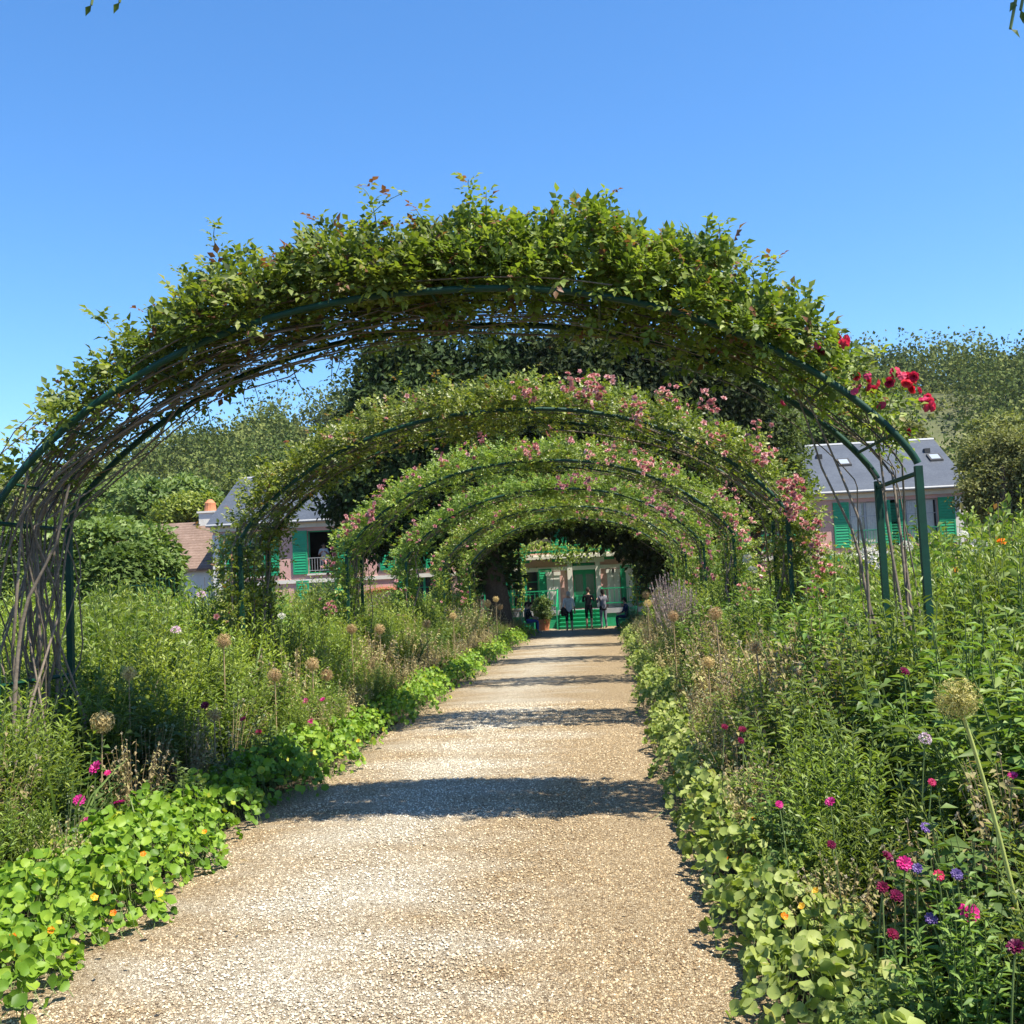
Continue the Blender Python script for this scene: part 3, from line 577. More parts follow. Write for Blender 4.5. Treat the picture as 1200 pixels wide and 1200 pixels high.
def arc(s):
    """s metres along leg, bow, leg -> x, z, nx, nz (outward)"""
    s = np.clip(np.asarray(s, float), 0, ALEN); e = .12
    x, z = np.interp(s, _len, _sx), np.interp(s, _len, _sz)
    x1, z1 = np.interp(s - e, _len, _sx), np.interp(s - e, _len, _sz); x2, z2 = np.interp(s + e, _len, _sx), np.interp(s + e, _len, _sz)
    tx, tz = x2 - x1, z2 - z1; l = np.hypot(tx, tz) + 1e-9
    return x, z, -tz / l, tx / l
ordw = ['nearest', 'second', 'third', 'fourth', 'fifth', 'sixth']
def make_arch(Y0, label):
    a = thing('rose_arch', label, 'arch', (ACX, Y0, 0), group='green metal rose arches over the path')
    X, Z = hoop(np.linspace(0, 1, 46)); X = X - ACX
    for y in (0, ADP):
        mb = MB(); P = np.stack([X, np.full(46, y), Z], 1); tube(mb, P, .029, 7); mb.build('hoop', 'arch_paint', a, True)
        for s in (-1, 1):
            mb = MB(); x = s * AHW; w_ = .027
            box(mb, x - w_, x + w_, y - w_, y + w_, -.1, ASH - .02); mb.build('post', 'arch_paint', a)
    for s in (-1, 1):
        for z in (.55, 1.35, 2.68):
            mb = MB(); tube(mb, [(s * AHW, .037, z), (s * AHW, ADP - .037, z)], .02, 5); mb.build('cross_bar', 'arch_paint', a)
    for t in np.linspace(.1, .9, 9):
        x, z = hoop(t); mb = MB(); tube(mb, [(float(x) - ACX, .03, float(z)), (float(x) - ACX, ADP - .03, float(z))], .014, 5); mb.build('cross_bar', 'arch_paint', a)
    for f_ in (.33, .66):
        mb = MB(); tube(mb, np.stack([X, np.full(46, ADP * f_), Z + .012], 1), .007, 4); mb.build('training_wire', 'wire_dark', a)
    return a
arch0 = make_arch(AY[0], 'nearest green metal arch spanning the gravel path')
for k in range(1, 6):
    c_ = copy_tree(arch0); c_.location = (ACX, AY[k], 0)
    c_['label'] = '%s green metal arch from the camera over the gravel path' % ordw[k]
c_ = copy_tree(arch0); c_.location = (ACX, 0.5, 0); c_['label'] = 'green metal arch overhead, only dangling rose shoots show below it'

def shoot(mb, mbs, rng, base, d, length, size, n_, red=.35):
    """a free young shoot: arching stem with compound leaves, red at the tip"""
    d = unit(d); e = base + d * length + np.array([rng.normal() * .1, rng.normal() * .1, -.12 * length]); P = bez(base, base + d * length * .6 + np.array([0, 0, .1 * length]), e, 7)
    tube(mbs, P, np.linspace(.006, .0025, 7), 4, cap=False)
    t = np.linspace(.15, 1, n_); Q = np.stack([np.interp(t, np.linspace(0, 1, 7), P[:, i]) for i in range(3)], 1)
    ang = np.arange(n_) * 2.4; side = np.stack([np.cos(ang), np.sin(ang), np.full(n_, .25)], 1)
    rr = np.where(t > .75, np.where(rng.random(n_) < red, 1.0, .75), rng.uniform(.2, .8, n_))
    compound(mb, rng, Q, unit(side + d * .5), np.tile([0, 0, 1.0], (n_, 1)) + side * .3, size * rng.uniform(.7, 1.1, n_), rr)
    return P
def bloom_parts(mb, rng, P, size, mi=0, full=False):
    """many small double roses: three whorls of petals each"""
    P = np.asarray(P); n_ = len(P); ax = unit(rng.normal(size=(n_, 3)) * .55 + np.array([.1, -.55, .55])); ref = unit(np.cross(ax, rng.normal(size=(n_, 3)))); r2 = np.cross(ax, ref)
    size = np.broadcast_to(size, (n_,)); tone = rng.random(n_)
    for w_, (k, op, L) in enumerate(((5, 1.15, .55), (5, .7, .48), (4, .25, .38)) if not full else ((6, 1.2, .5), (6, .85, .5), (5, .55, .45), (5, .25, .4), (3, .05, .3))):
        for j in range(k):
            a = j * 6.283 / k + w_ * .6; rad = math.cos(a) * ref + math.sin(a) * r2
            scatter(mb, CUP if full else LEAF2, P, unit(rad * op + ax * (1.25 - op * .8)), ax - rad * .4, size * L, size * L * (1.05 if full else .95), np.clip(tone * .7 + rng.random(n_) * .25 + (2 - w_) * .03, 0, .98), mi)
def canes(mb, rng, Y0, n_, side, s0, s1, rr=(.007, .02), spread=.22, foot=.28):
    for i in range(n_):
        S1 = rng.uniform(s0, s1); m_ = 26; s = np.linspace(0, S1, m_); q = s if side < 0 else ALEN - s
        x, z, nx, nz = arc(q); off = .03 + rng.normal() * spread * .5 + wob(rng, m_, spread * .35, 5)[:, 0]; off = np.clip(off, -.30, .35)
        ft = np.clip(1 - s / 2.4, 0, 1); y = Y0 + np.clip(rng.uniform(.1, ADP - .1) + wob(rng, m_, .22, 5)[:, 1], -.05, ADP + .05)
        X = x + nx * off + rng.normal() * foot * ft * .6 + (-side) * 0; Z = z + nz * off; Z[0] = -.05
        r = rng.uniform(*rr); tube(mb, np.stack([X, y, Z], 1), np.linspace(r * 1.35, r * .45, m_), 5, cap=False)
def vine(mbl, mbs, rng, Y0, s_lo, s_hi, thick, under, nclump, per, size, dens=None, front=.22, tmpl=LEAF, n5=5, red=.06):
    """leaf clumps wrapped round the bow between s_lo and s_hi; thick(s) above the bow, under below it"""
    s = rng.uniform(s_lo, s_hi, nclump * 3); p = np.ones_like(s) if dens is None else dens(s); s = s[rng.random(len(s)) < p / p.max()][:nclump]; nc = len(s)
    x, z, nx, nz = arc(s); th = thick(s); top = rng.random(nc) < (.93 if front < .2 else .84)
    und = under(s) if callable(under) else under; th = th * (1 + .15 * np.sin(s * 2.3 + Y0) + .20 * np.sin(s * 6.7 + 2 * Y0)); off = np.where(top, th * rng.random(nc) ** .8 + (.10 if front < .2 else 0), -und * rng.random(nc) ** 1.3)
    y = Y0 + rng.uniform(-front, ADP + front, nc); y = np.where(top | (front > .3), y, np.maximum(y, Y0 + .16)); edge = np.clip(np.minimum(y - Y0 + front, Y0 + ADP + front - y) / .5, 0, 1); off = np.where(top, off * (.35 + .65 * edge ** .6), off)
    C = np.stack([x + nx * off, y, z + nz * off], 1); tone = rng.random(nc)
    ci = np.repeat(np.arange(nc), per); k = len(ci); s3 = sph(rng, k); P = C[ci] + s3 * (rng.random(k) ** .5 * (.15 if front < .2 else .19))[:, None]
    outw = np.stack([nx[ci], (y[ci] - Y0 - ADP / 2) * .8, nz[ci] + .25], 1)
    D = unit(s3 * .8 + outw * .55 + rng.normal(size=(k, 3)) * .45 + np.array([0, 0, -.15])); N = unit(outw * .7 + np.array([.35, -.5, .7]) + rng.normal(size=(k, 3)) * .5)
    rr = np.clip(.5 * tone[ci] + .42 * rng.random(k), 0, .9); rr = np.where(rng.random(k) < red, 1.0, rr)
    compound(mbl, rng, P, D, N, size * rng.uniform(.65, 1.2, k), rr, tmpl=tmpl, n5=n5)
    return C
LEG = ASH; BOW = ALEN - 2 * ASH
def rel(o, loc):
    """move a thing's origin to its foot while its parts keep their place"""
    o.location = loc
    for c in o.children: c.data.transform(Matrix.Translation(-Vector(loc)))
def xs_of_s(px_table):
    """thickness above the nearest bow, read off along x in metres"""
    X, T = zip(*px_table); return lambda s: np.interp(arc(s)[0], X, T)
# nearest arch: bare canes up the west leg, thick top, thin east shoulder with red roses
rg = np.random.default_rng(101)
rose = thing('climbing_rose', 'climbing rose with bare tangled canes up the nearest arch, west side', 'climbing rose', group='roses trained over the arches')
mb = MB(); canes(mb, rg, AY[0], 24, -1, LEG + 1.5, LEG + BOW * .62, (.004, .012), .28, .4); canes(mb, rg, AY[0], 10, -1, LEG + BOW * .55, LEG + BOW * .8, (.006, .015), .22)
for i in range(4):                                              # thick old wood at the foot
    y = AY[0] + rg.uniform(0, ADP); x0 = ACX - AHW + rg.normal() * .3; P = bez((x0, y, -.05), (ACX - AHW - .15 + rg.normal() * .15, y, 1.4), (ACX - AHW + rg.uniform(.0, .7), y + rg.normal() * .2, 2.9 + rg.random() * .5), 14) + wob(rg, 14, .05, 5)
    tube(mb, P, np.linspace(rg.uniform(.016, .028), .010, 14), 6, cap=False)
mb.build('canes', 'cane', rose, True)
th1 = xs_of_s([(-5.0, .10), (-4.4, .22), (-3.6, .36), (-2.9, .50), (-2.2, .50), (-1.2, .54), (-.2, .54), (.7, .56), (1.3, .52), (1.62, .22), (1.9, .12), (2.4, .03)])
dn1 = lambda s: np.interp(arc(s)[0], [-5, -4.2, -3.2, -1.3, .6, 1.3, 1.7, 2.1, 2.4], [.05, .26, .7, 1, 1, .85, .32, .10, .04])
mbl, mbs = MB(), MB(); mid_s = LEG + BOW * .52
C1 = vine(mbl, mbs, rg, AY[0], LEG + .1, mid_s, th1, .03, 540, 12, .080, dn1, .13)
for i in range(55):
    c_ = C1[rg.integers(len(C1))]; x, z, nx, nz = arc(LEG + np.clip((c_[0] + 4.96) / 7.36, .02, .98) * BOW); th = float(th1(LEG + np.clip((c_[0] + 4.96) / 7.36, .02, .98) * BOW))
    shoot(mbl, mbs, rg, np.array([c_[0], rg.uniform(AY[0] - .1, AY[0] + ADP), c_[2]]), np.array([float(nx) * .6 + rg.normal() * .35, rg.normal() * .3, 1.0]), th * rg.uniform(.5, .8) + .10, .078, rg.integers(7, 11))
for i in range(14):                                             # sprays hanging below the bow
    s = LEG + rg.uniform(.15, .5) * BOW; x, z, nx, nz = arc(s); shoot(mbl, mbs, rg, np.array([x, AY[0] + ADP + rg.normal() * .1, z - .05]), np.array([rg.normal() * .6, rg.normal() * .3, -1.0]), rg.uniform(.2, .45), .06, 6, .1)
mbl.build('foliage', 'rose_leaf', rose, True); tag(mbs.build('shoot_stems', 'stem_green', rose), kind='stuff')
for c in rose.children:
    if c.name.startswith('foliage'): tag(c, kind='stuff')
rel(rose, (ACX - AHW, AY[0] + .6, 0))
rose = thing('climbing_rose', 'climbing rose with dark red blooms at the nearest arch, east shoulder', 'climbing rose', group='roses trained over the arches')
mb = MB(); canes(mb, rg, AY[0], 3, 1, LEG + BOW * .35, LEG + BOW * .55, (.007, .013), .10, .04); canes(mb, rg, AY[0], 3, 1, LEG + BOW * .1, LEG + BOW * .4, (.004, .009), .25, .2)
for i in range(3): y = AY[0] + rg.uniform(.3, 1); tube(mb, bez((ACX + AHW - .1 + rg.normal() * .08, y, -.05), (ACX + AHW + rg.normal() * .12, y, 1.8), (ACX + AHW - .5 + rg.normal() * .2, y, 3.3), 14) + wob(rg, 14, .05, 5), np.linspace(.02, .007, 14), 5, cap=False)
mb.build('canes', 'cane', rose, True)
mbl, mbs = MB(), MB(); C2 = vine(mbl, mbs, rg, AY[0], mid_s, LEG + BOW, th1, lambda s: np.interp(arc(s)[0], [-1, .3, 1, 1.8, 2.4], [.03, .03, .06, .06, .03]), 540, 12, .080, dn1, .13)
for i in range(50):
    c_ = C2[rg.integers(len(C2))]; sx = LEG + np.clip((c_[0] + 4.96) / 7.36, .02, .98) * BOW; x, z, nx, nz = arc(sx)
    shoot(mbl, mbs, rg, np.array([c_[0], rg.uniform(AY[0] - .1, AY[0] + ADP), c_[2]]), np.array([float(nx) * .6 + rg.normal() * .35, rg.normal() * .3, 1.0]), float(th1(sx)) * rg.uniform(.45, .75) + .12, .078, rg.integers(7, 11))
for i in range(12):
    s = LEG + rg.uniform(.5, .8) * BOW; x, z, nx, nz = arc(s); shoot(mbl, mbs, rg, np.array([x, AY[0] + ADP * rg.random(), z - .05]), np.array([rg.normal() * .6, rg.normal() * .3, -1.0]), rg.uniform(.15, .4), .06, 6, .1)
redp = [(959, 404), (963, 412), (984, 392), (990, 399), (988, 404), (1003, 441), (1005, 452), (1017, 440), (1019, 449), (1016, 453), (1027, 449), (1024, 456), (1047, 437), (1053, 434), (1057, 440), (1063, 441), (1068, 447), (1071, 441), (1063, 448), (1070, 455), (1076, 458), (1082, 466), (1088, 470), (1090, 476), (1084, 478), (1067, 506), (919, 471), (1032, 474), (1001, 458), (1043, 448), (1086, 465)]
rb = []
for px, py in redp:
    Y = AY[0] + rg.uniform(-.12, .25); q = at(px, py, Y); rb.append(q)
sh = MB()
for grp in ((959, 408, 940, 470), (987, 397, 958, 465), (1010, 447, 1000, 500), (1022, 450, 1010, 510), (1058, 440, 1035, 530), (1086, 472, 1040, 540), (1067, 506, 1050, 540), (919, 471, 915, 440), (1032, 474, 1030, 520)):
    a_, b_ = at(grp[2], grp[3], AY[0] + .5), at(grp[0], grp[1], AY[0] + .1); P = bez(a_, (a_ + b_) / 2 + np.array([-.05, 0, .12]), b_, 9); tube(sh, P, np.linspace(.006, .003, 9), 4, cap=False)
    n_ = 12; t = np.linspace(.1, 1, n_); Q = np.stack([np.interp(t, np.linspace(0, 1, 9), P[:, i]) for i in range(3)], 1) + rg.normal(size=(n_, 3)) * .03
    compound(mbl, rg, Q, sph(rg, n_) + np.array([0, 0, -.1]), np.tile([0.2, -.3, 1.0], (n_, 1)) + rg.normal(size=(n_, 3)) * .4, .06, rg.uniform(.2, .9, n_))
tag(sh.build('shoot_stems', 'stem_green', rose), kind='stuff'); tag(mbs.build('shoot_stems', 'stem_green', rose), kind='stuff')
tag(mbl.build('foliage', 'rose_leaf', rose, True), kind='stuff')
bm_ = []
for v_ in range(4):
    mb = MB(); bloom_parts(mb, np.random.default_rng(300 + v_), np.zeros((1, 3)), .085, full=True); bm_.append(mb.mesh('rose_bloom', 'red_petal'))
rel(rose, (ACX + AHW, AY[0] + .6, 0))
for i, q in enumerate(rb):
    o = link('rose_bloom', bm_[i % 4], rose); o.location = Vector(q) - rose.location; s_ = rg.uniform(.75, 1.15); o.scale = (s_,) * 3; o.rotation_euler = (rg.normal() * .3, rg.normal() * .3, rg.random() * 6)
# shoots that dangle into the top of the view from the arch overhead
rose = thing('climbing_rose', 'rose shoots dangling from above at the upper corners of the view', 'climbing rose', group='roses trained over the arches')
mb = MB(); canes(mb, rg, 0.5, 4, 1, LEG + BOW * .3, LEG + BOW * .6, (.008, .014), .06, .05); canes(mb, rg, 0.5, 4, -1, LEG + BOW * .35, LEG + BOW * .6, (.008, .014), .06, .05); mb.build('canes', 'cane', rose, True)
mbl, mbs = MB(), MB()
for px, py, n_ in ((1184, 34, 14), (1196, 12, 12), (107, 6, 8), (140, 3, 8)):
    q = at(px, py, 1.75); x, z, _, _ = arc(LEG + np.clip((q[0] + 4.96) / 7.36, .02, .98) * BOW); b_ = np.array([q[0] + .08, 1.70, float(z)])
    P = bez(b_, (b_ + q) / 2 + np.array([.12, .05, 0]), q, 10); tube(mbs, P, np.linspace(.006, .0025, 10), 4, cap=False)
    t = np.linspace(.45, 1, n_); Q = np.stack([np.interp(t, np.linspace(0, 1, 10), P[:, i]) for i in range(3)], 1); sd = np.stack([np.cos(np.arange(n_) * 3.3), np.sin(np.arange(n_) * 1.9) * .6, np.full(n_, -.5)], 1)
    scatter(mbl, LEAF, Q, unit(sd * np.array([1, .3, 1])), np.tile([0.1, -1, .3], (n_, 1)) + rg.normal(size=(n_, 3)) * .2, .022, .012, rg.uniform(.1, .5, n_))
mbl.build('foliage', 'rose_leaf_dark', rose); tag(mbs.build('shoot_stems', 'stem_green', rose), kind='stuff'); rel(rose, (ACX + AHW, 1.1, 0))
# arches beyond: clothed from leg to leg, pink clusters mostly on the east side
spec = [(1, 'rose_leaf_lime', .068, 560, 12, LEAF, .40), (2, 'rose_leaf_lime', .066, 500, 11, LEAF, .38), (3, 'rose_leaf', .074, 460, 11, LEAF2, .36), (4, 'rose_leaf_lime', .085, 420, 11, LEAF2, .34), (5, 'rose_leaf', .09, 400, 11, LEAF2, .34)]
for k, mat, size, nc, per, tm, thk in spec:
    for side in (-1, 1):
        rg = np.random.default_rng(500 + k * 2 + (side > 0)); Y0 = AY[k]
        wd_ = ('climbing rose with sprays of pink blooms' if side > 0 or k in (2,) else 'leafy climbing rose') + ' on the %s arch, %s side' % (ordw[k], 'east' if side > 0 else 'west')
        rose = thing('climbing_rose', wd_, 'climbing rose', group='roses trained over the arches')
        mb = MB(); canes(mb, rg, Y0, 8 if k < 3 else 5, side, LEG + BOW * .2, LEG + BOW * .5, (.008, .018), .2, .15); mb.build('canes', 'cane', rose, True)
        lo, hi = (.35, ALEN / 2 + .3) if side < 0 else (ALEN / 2 - .3, ALEN - .25)
        thick = lambda s: thk * np.interp(s, [0, LEG * .6, LEG, LEG + 1.2, ALEN / 2, ALEN - LEG - 1.2, ALEN - LEG, ALEN - LEG * .6, ALEN], [.5, .7, .75, 1, 1, 1.05, 1.0, 1.1, 1.0])
        dens = lambda s: np.interp(s, [0, LEG * .5, LEG, LEG + 1, ALEN - LEG - 1, ALEN - LEG, ALEN - LEG * .5, ALEN], [.5, .8, 1, 1, 1, 1.0, 1.15, 1.1])
        mbl, mbs = MB(), MB(); C_ = vine(mbl, mbs, rg, Y0, lo, hi, thick, .16, nc, per, size, dens, .24, tm, 5 if k < 4 else 3, .04)
        for i in range(40 if k < 3 else 18):
            c_ = C_[rg.integers(len(C_))]; u = (c_[0] - ACX) / AHW
            shoot(mbl, mbs, rg, c_, np.array([u * .8 + rg.normal() * .35, rg.normal() * .4, .9]), rg.uniform(.2, .5), size, 6, .3)
        tag(mbl.build('foliage', mat, rose, True), kind='stuff'); tag(mbs.build('shoot_stems', 'stem_green', rose), kind='stuff')
        nb = {(1, 1): 420, (2, 1): 230, (2, -1): 130, (3, 1): 230, (3, -1): 40, (4, 1): 110, (5, 1): 50, (1, -1): 8}.get((k, side), 25)
        sp_ = rg.uniform(ALEN / 2 + (.1 if k != 2 else -.5), ALEN - .5, 44) if side > 0 else rg.uniform(.9, LEG + BOW * .4, 44)
        x, z, nx, nz = arc(sp_); o_ = rg.uniform(-.2, 1.1, 44) * thick(sp_) + .08; yy = Y0 + np.where(o_ < .3, -.42, rg.choice([-.4, -.2, .1, .4], 44)) + rg.normal(size=44) * .08
        cc = np.stack([x + nx * o_, yy, z + nz * o_], 1); ci = np.minimum(rg.integers(0, 44, nb), rg.integers(0, 44, nb))
        mb = MB(); bloom_parts(mb, rg, cc[ci] + rg.normal(size=(nb, 3)) * .085, rg.uniform(.06, .10, nb) * (1 + .12 * (k - 1))); tag(mb.build('blossoms', 'pink_petal', rose), kind='stuff')
        rel(rose, (ACX + side * AHW, Y0 + .6, 0))

# ------------------------------------------------------------------ clipped hedge and shrubs of the garden behind
def hedge(label, x0, x1, y0, y1, z0, z1, mat, seed, n_=9000, leaf=.10):
    rg = np.random.default_rng(seed); t = thing('clipped_hedge', label, 'hedge', ((x0 + x1) / 2, (y0 + y1) / 2, 0)); cx, cy = (x0 + x1) / 2, (y0 + y1) / 2
    hx, hy, hz = (x1 - x0) / 2, (y1 - y0) / 2, (z1 - z0) / 2; d = sph(rg, n_); k = np.max(np.abs(d), 1, keepdims=True); s = d / (np.sum(np.abs(d) ** 5, 1, keepdims=True) ** .2)
    lump = 1 + .05 * np.sin(s[:, :1] * hx * 4) * np.sin(s[:, 2:] * hz * 5 + 1) + .05 * np.sin(s[:, 1:2] * hy * 3 + s[:, 2:] * 7); rad = (1 - .16 * rg.random((n_, 1)) ** 2) * lump + rg.normal(size=(n_, 1)) * .015
    P = s * rad * np.array([hx, hy, hz]) + np.array([0, 0, (z0 + z1) / 2]); L = leaf * rg.uniform(.6, 1.4, n_); tone = .5 + .5 * np.sin(P[:, 0] * 2.3 + P[:, 2] * 1.7) * np.sin(P[:, 1] * 2 + P[:, 2] * 2.9)
    mb = MB(); scatter(mb, LEAF, P, unit(d + rg.normal(size=(n_, 3)) * .5 + np.array([0, 0, -.5])), unit(d + rg.normal(size=(n_, 3)) * .45 + np.array([0, 0, .3])), L, L * .6, np.clip(.5 * tone + .5 * rg.random(n_), 0, 1)); tag(mb.build('foliage', mat, t), kind='stuff')
    mb = MB()
    for i in range(max(3, int(hx * 2))): x = -hx + (i + .5) * 2 * hx / max(3, int(hx * 2)); tube(mb, np.linspace((x, 0, -.1), (x + rg.normal() * .1, rg.normal() * .1, z1 * .8), 6), np.linspace(.07, .03, 6), 6)
    tag(mb.build('trunk', 'bark', t), kind='stuff')
a, b = at(60, 640, 27), at(178, 608, 27); hedge('tall clipped leafy hedge beyond the west leg of the nearest arch', a[0] - 3, b[0], 26.5, 29.5, .2, b[2], 'spring_leaf', 61, 26000, .19)
a, b = at(100, 640, 24), at(140, 632, 24); hedge('shaded clipped hedge block beside the green plant supports', a[0], b[0], 24, 26, .2, b[2] - .2, 'oak_leaf', 62, 9000, .16)

# ------------------------------------------------------------------ plant kinds of the flower beds (built once, then copied)
def stems(rg, n_, r0, r1, h, hv=.2, p=6, droop=.0):
    a = rg.random(n_) * 6.283; rr = np.sqrt(rg.random(n_)); b = np.stack([np.cos(a) * rr * r0, np.sin(a) * rr * r0, np.full(n_, -.03)], 1)
    a2 = a + rg.normal(size=n_) * .5; hh = h * (1 - hv * rg.random(n_)) * (1 - .28 * rr ** 2); e = np.stack([np.cos(a2) * rr * r1, np.sin(a2) * rr * r1, hh], 1)
    m_ = b * .35 + e * .65; m_[:, 2] = hh * .55; m_[:, :2] = b[:, :2] * .5 + e[:, :2] * .5; m_[:, :2] *= .8; e[:, 2] -= droop * rr
    t = np.linspace(0, 1, p)[None, :, None]; return (1 - t) ** 2 * b[:, None] + 2 * t * (1 - t) * m_[:, None] + t * t * e[:, None]
def along(S, t):
    """points and directions at parameters t (n, m) on stems S (n, p, 3)"""
    p = S.shape[1]; f_ = t * (p - 1); i = np.clip(f_.astype(int), 0, p - 2); w_ = (f_ - i)[..., None]; j = np.arange(len(S))[:, None]
    A, B = S[j, i], S[j, i + 1]; return A * (1 - w_) + B * w_, unit(B - A)
def leafy(mb, rg, S, m_, t0, L, wl, up, tm=LEAF, taper=.5, mi=0, out=.35, droop=.1):
    n_ = len(S); t = t0 + (1 - t0) * (np.arange(m_)[None] + rg.random((n_, m_))) / m_; P, T = along(S, t)
    ang = np.arange(m_)[None] * 2.4 + rg.random((n_, 1)) * 6.283 + rg.normal(size=(n_, m_)) * .3; side = np.stack([np.cos(ang), np.sin(ang), np.zeros_like(ang)], -1)
    D = side + T * up + np.array([0, 0, -droop]) + rg.normal(size=P.shape) * .15; N = np.array([0, 0, 1.0]) + side * out * -.3 + rg.normal(size=P.shape) * .3
    k = n_ * m_; LL = L * rg.uniform(.65, 1.2, k) * (1 - taper * t.ravel() ** 2); tone = np.repeat(rg.random(n_), m_)
    scatter(mb, tm, P.reshape(-1, 3), D.reshape(-1, 3), N.reshape(-1, 3), LL, LL * wl, np.clip(.25 * tone + .4 * rg.random(k) + .35 * t.ravel(), 0, 1), mi)
def proto(name, mat, gen, nvar, seed):
    """mesh variants of a plant: list of (stem mesh, leaf mesh)"""
    out = []
    for v_ in range(nvar):
        rg = np.random.default_rng(seed + v_); ms, ml = MB(), MB(); sm = gen(rg, ms, ml) or 'stem_green'
        out.append((ms.mesh(name + '_stems', sm, True), ml.mesh(name + '_foliage', mat, True)))
    return out
def g_feather(rg, ms, ml):
    S = stems(rg, 60, .25, .52, 1.0, .25); tubes(ms, S, .005, .002); leafy(ml, rg, S, 34, .12, .105, .21, .7, LEAF2, .45)
def g_lime(rg, ms, ml):
    S = stems(rg, 70, .28, .50, 1.0, .22); tubes(ms, S, .005, .002); leafy(ml, rg, S, 30, .15, .088, .30, .75, LEAF2, .4)
def g_lance(rg, ms, ml):
    S = stems(rg, 34, .25, .48, 1.0, .22); tubes(ms, S, .007, .003); leafy(ml, rg, S, 26, .12, .15, .29, .55, LEAF, .45, droop=.2)
def g_broad(rg, ms, ml):
    S = stems(rg, 22, .2, .46, 1.0, .3); tubes(ms, S, .008, .003); leafy(ml, rg, S, 17, .15, .15, .5, .35, LEAF, .35, droop=.25)
def g_rosebush(rg, ms, ml):
    S = stems(rg, 30, .15, .62, 1.0, .35); tubes(ms, S, .009, .003)
    t = rg.uniform(.2, 1, (30, 16)); P, T = along(S, t); k = 480; compound(ml, rg, P.reshape(-1, 3), unit(sph(rg, k) + T.reshape(-1, 3) * .4), unit(np.array([0, 0, 1]) + rg.normal(size=(k, 3)) * .45), .062 * rg.uniform(.7, 1.2, k), np.clip(rg.random(k) * .9, 0, .9)); return 'cane'
def g_dry(rg, ms, ml):
    S = stems(rg, 46, .2, .5, 1.0, .35); tubes(ms, S, .004, .002); leafy(ml, rg, S, 19, .12, .075, .45, .3, LEAF, .3, droop=.6)
    e = S[:, -1]; q = np.repeat(e[rg.random(46) < .6], 7, 0); d = sph(rg, len(q)); scatter(ml, LEAF2, q, d, sph(rg, len(q)), .020, .016, 1.0); return 'stem_dry'
def g_strap(rg, ms, ml):
    n_ = 46; a = rg.random(n_) * 6.283; D = np.stack([np.cos(a) * .45, np.sin(a) * .45, np.full(n_, 1.0)], 1) + rg.normal(size=(n_, 3)) * .12; P = np.stack([np.cos(a), np.sin(a), 0 * a], 1) * rg.uniform(.02, .16, (n_, 1)) + np.array([0, 0, -.02])
    N = np.stack([np.cos(a), np.sin(a), np.full(n_, .2)], 1) * -1; L = rg.uniform(.55, 1.05, n_); scatter(ml, BLADE, P, D, N, L, .028, rg.random(n_)); S = stems(rg, 3, .05, .15, .9); tubes(ms, S, .004, .003)
def g_grey(rg, ms, ml):
    S = stems(rg, 18, .15, .42, 1.0, .35); tubes(ms, S, .007, .003); leafy(ml, rg, S, 18, .05, .19, .3, .45, LEAF, .4, droop=.3)
def g_spike(rg, ms, ml):
    S = stems(rg, 40, .25, .5, 1.0, .2); tubes(ms, S, .005, .003); leafy(ml, rg, S, 18, .05, .09, .22, .5, LEAF2, .2)
def g_poppy(rg, ms, ml):
    S = stems(rg, 24, .12, .42, 1.0, .4); tubes(ms, S, .0035, .002); leafy(ml, rg, S, 7, .05, .1, .3, .4, LEAF, .3)
    e = S[:, -1]; q = np.repeat(e, 12, 0); d = sph(rg, len(q)); scatter(ml, LEAF2, q, d, sph(rg, len(q)), .017, .015, .95); return 'stem_dry'
KIND = {}
for nm, mat, g, nv, ht_ in (('feathery_perennial', 'feather_leaf', g_feather, 3, 1), ('lime_perennial', 'lime_leaf', g_lime, 3, 1), ('phlox_plant', 'lance_leaf', g_lance, 3, 1), ('dahlia_plant', 'dark_leaf', g_broad, 3, 1),
        ('rose_bush', 'rose_leaf', g_rosebush, 3, 1), ('withered_plant', 'dry_leaf', g_dry, 3, 1), ('daylily_clump', 'blade_leaf', g_strap, 2, 1), ('mullein_plant', 'grey_leaf', g_grey, 2, 1), ('seedhead_plant', 'grey_leaf', g_poppy, 2, 1)):
    KIND[nm] = proto(nm, mat, g, nv, sum(map(ord, nm)))
DESC = {'feathery_perennial': ('feathery green perennial', 'perennial'), 'lime_perennial': ('yellow green perennial', 'perennial'), 'phlox_plant': ('narrow leaved upright perennial', 'perennial'),
        'dahlia_plant': ('dark broad leaved dahlia', 'dahlia'), 'rose_bush': ('green rose bush', 'rose bush'), 'withered_plant': ('withered tan plant', 'dry plant'),
        'daylily_clump': ('strap leaved clump', 'daylily'), 'mullein_plant': ('grey large leaved plant', 'plant'), 'seedhead_plant': ('thin seed pod stalks', 'seed stalks')}
def zone(x, y):
    side = 'east' if x > PCX else 'west'; e = x - PXR if x > PCX else PXL - x
    row = 'path-side row' if e < .82 else 'second row' if e < 1.25 else 'middle rows' if e < 2.15 else 'back rows'
    z = 'before the nearest arch' if y < 8.8 else 'between nearest and second arch' if y < 14.6 else 'between second and fourth arch' if y < 26 else 'near the house'
    return '%s of %s bed %s' % (row, side, z)
BEDP = {}
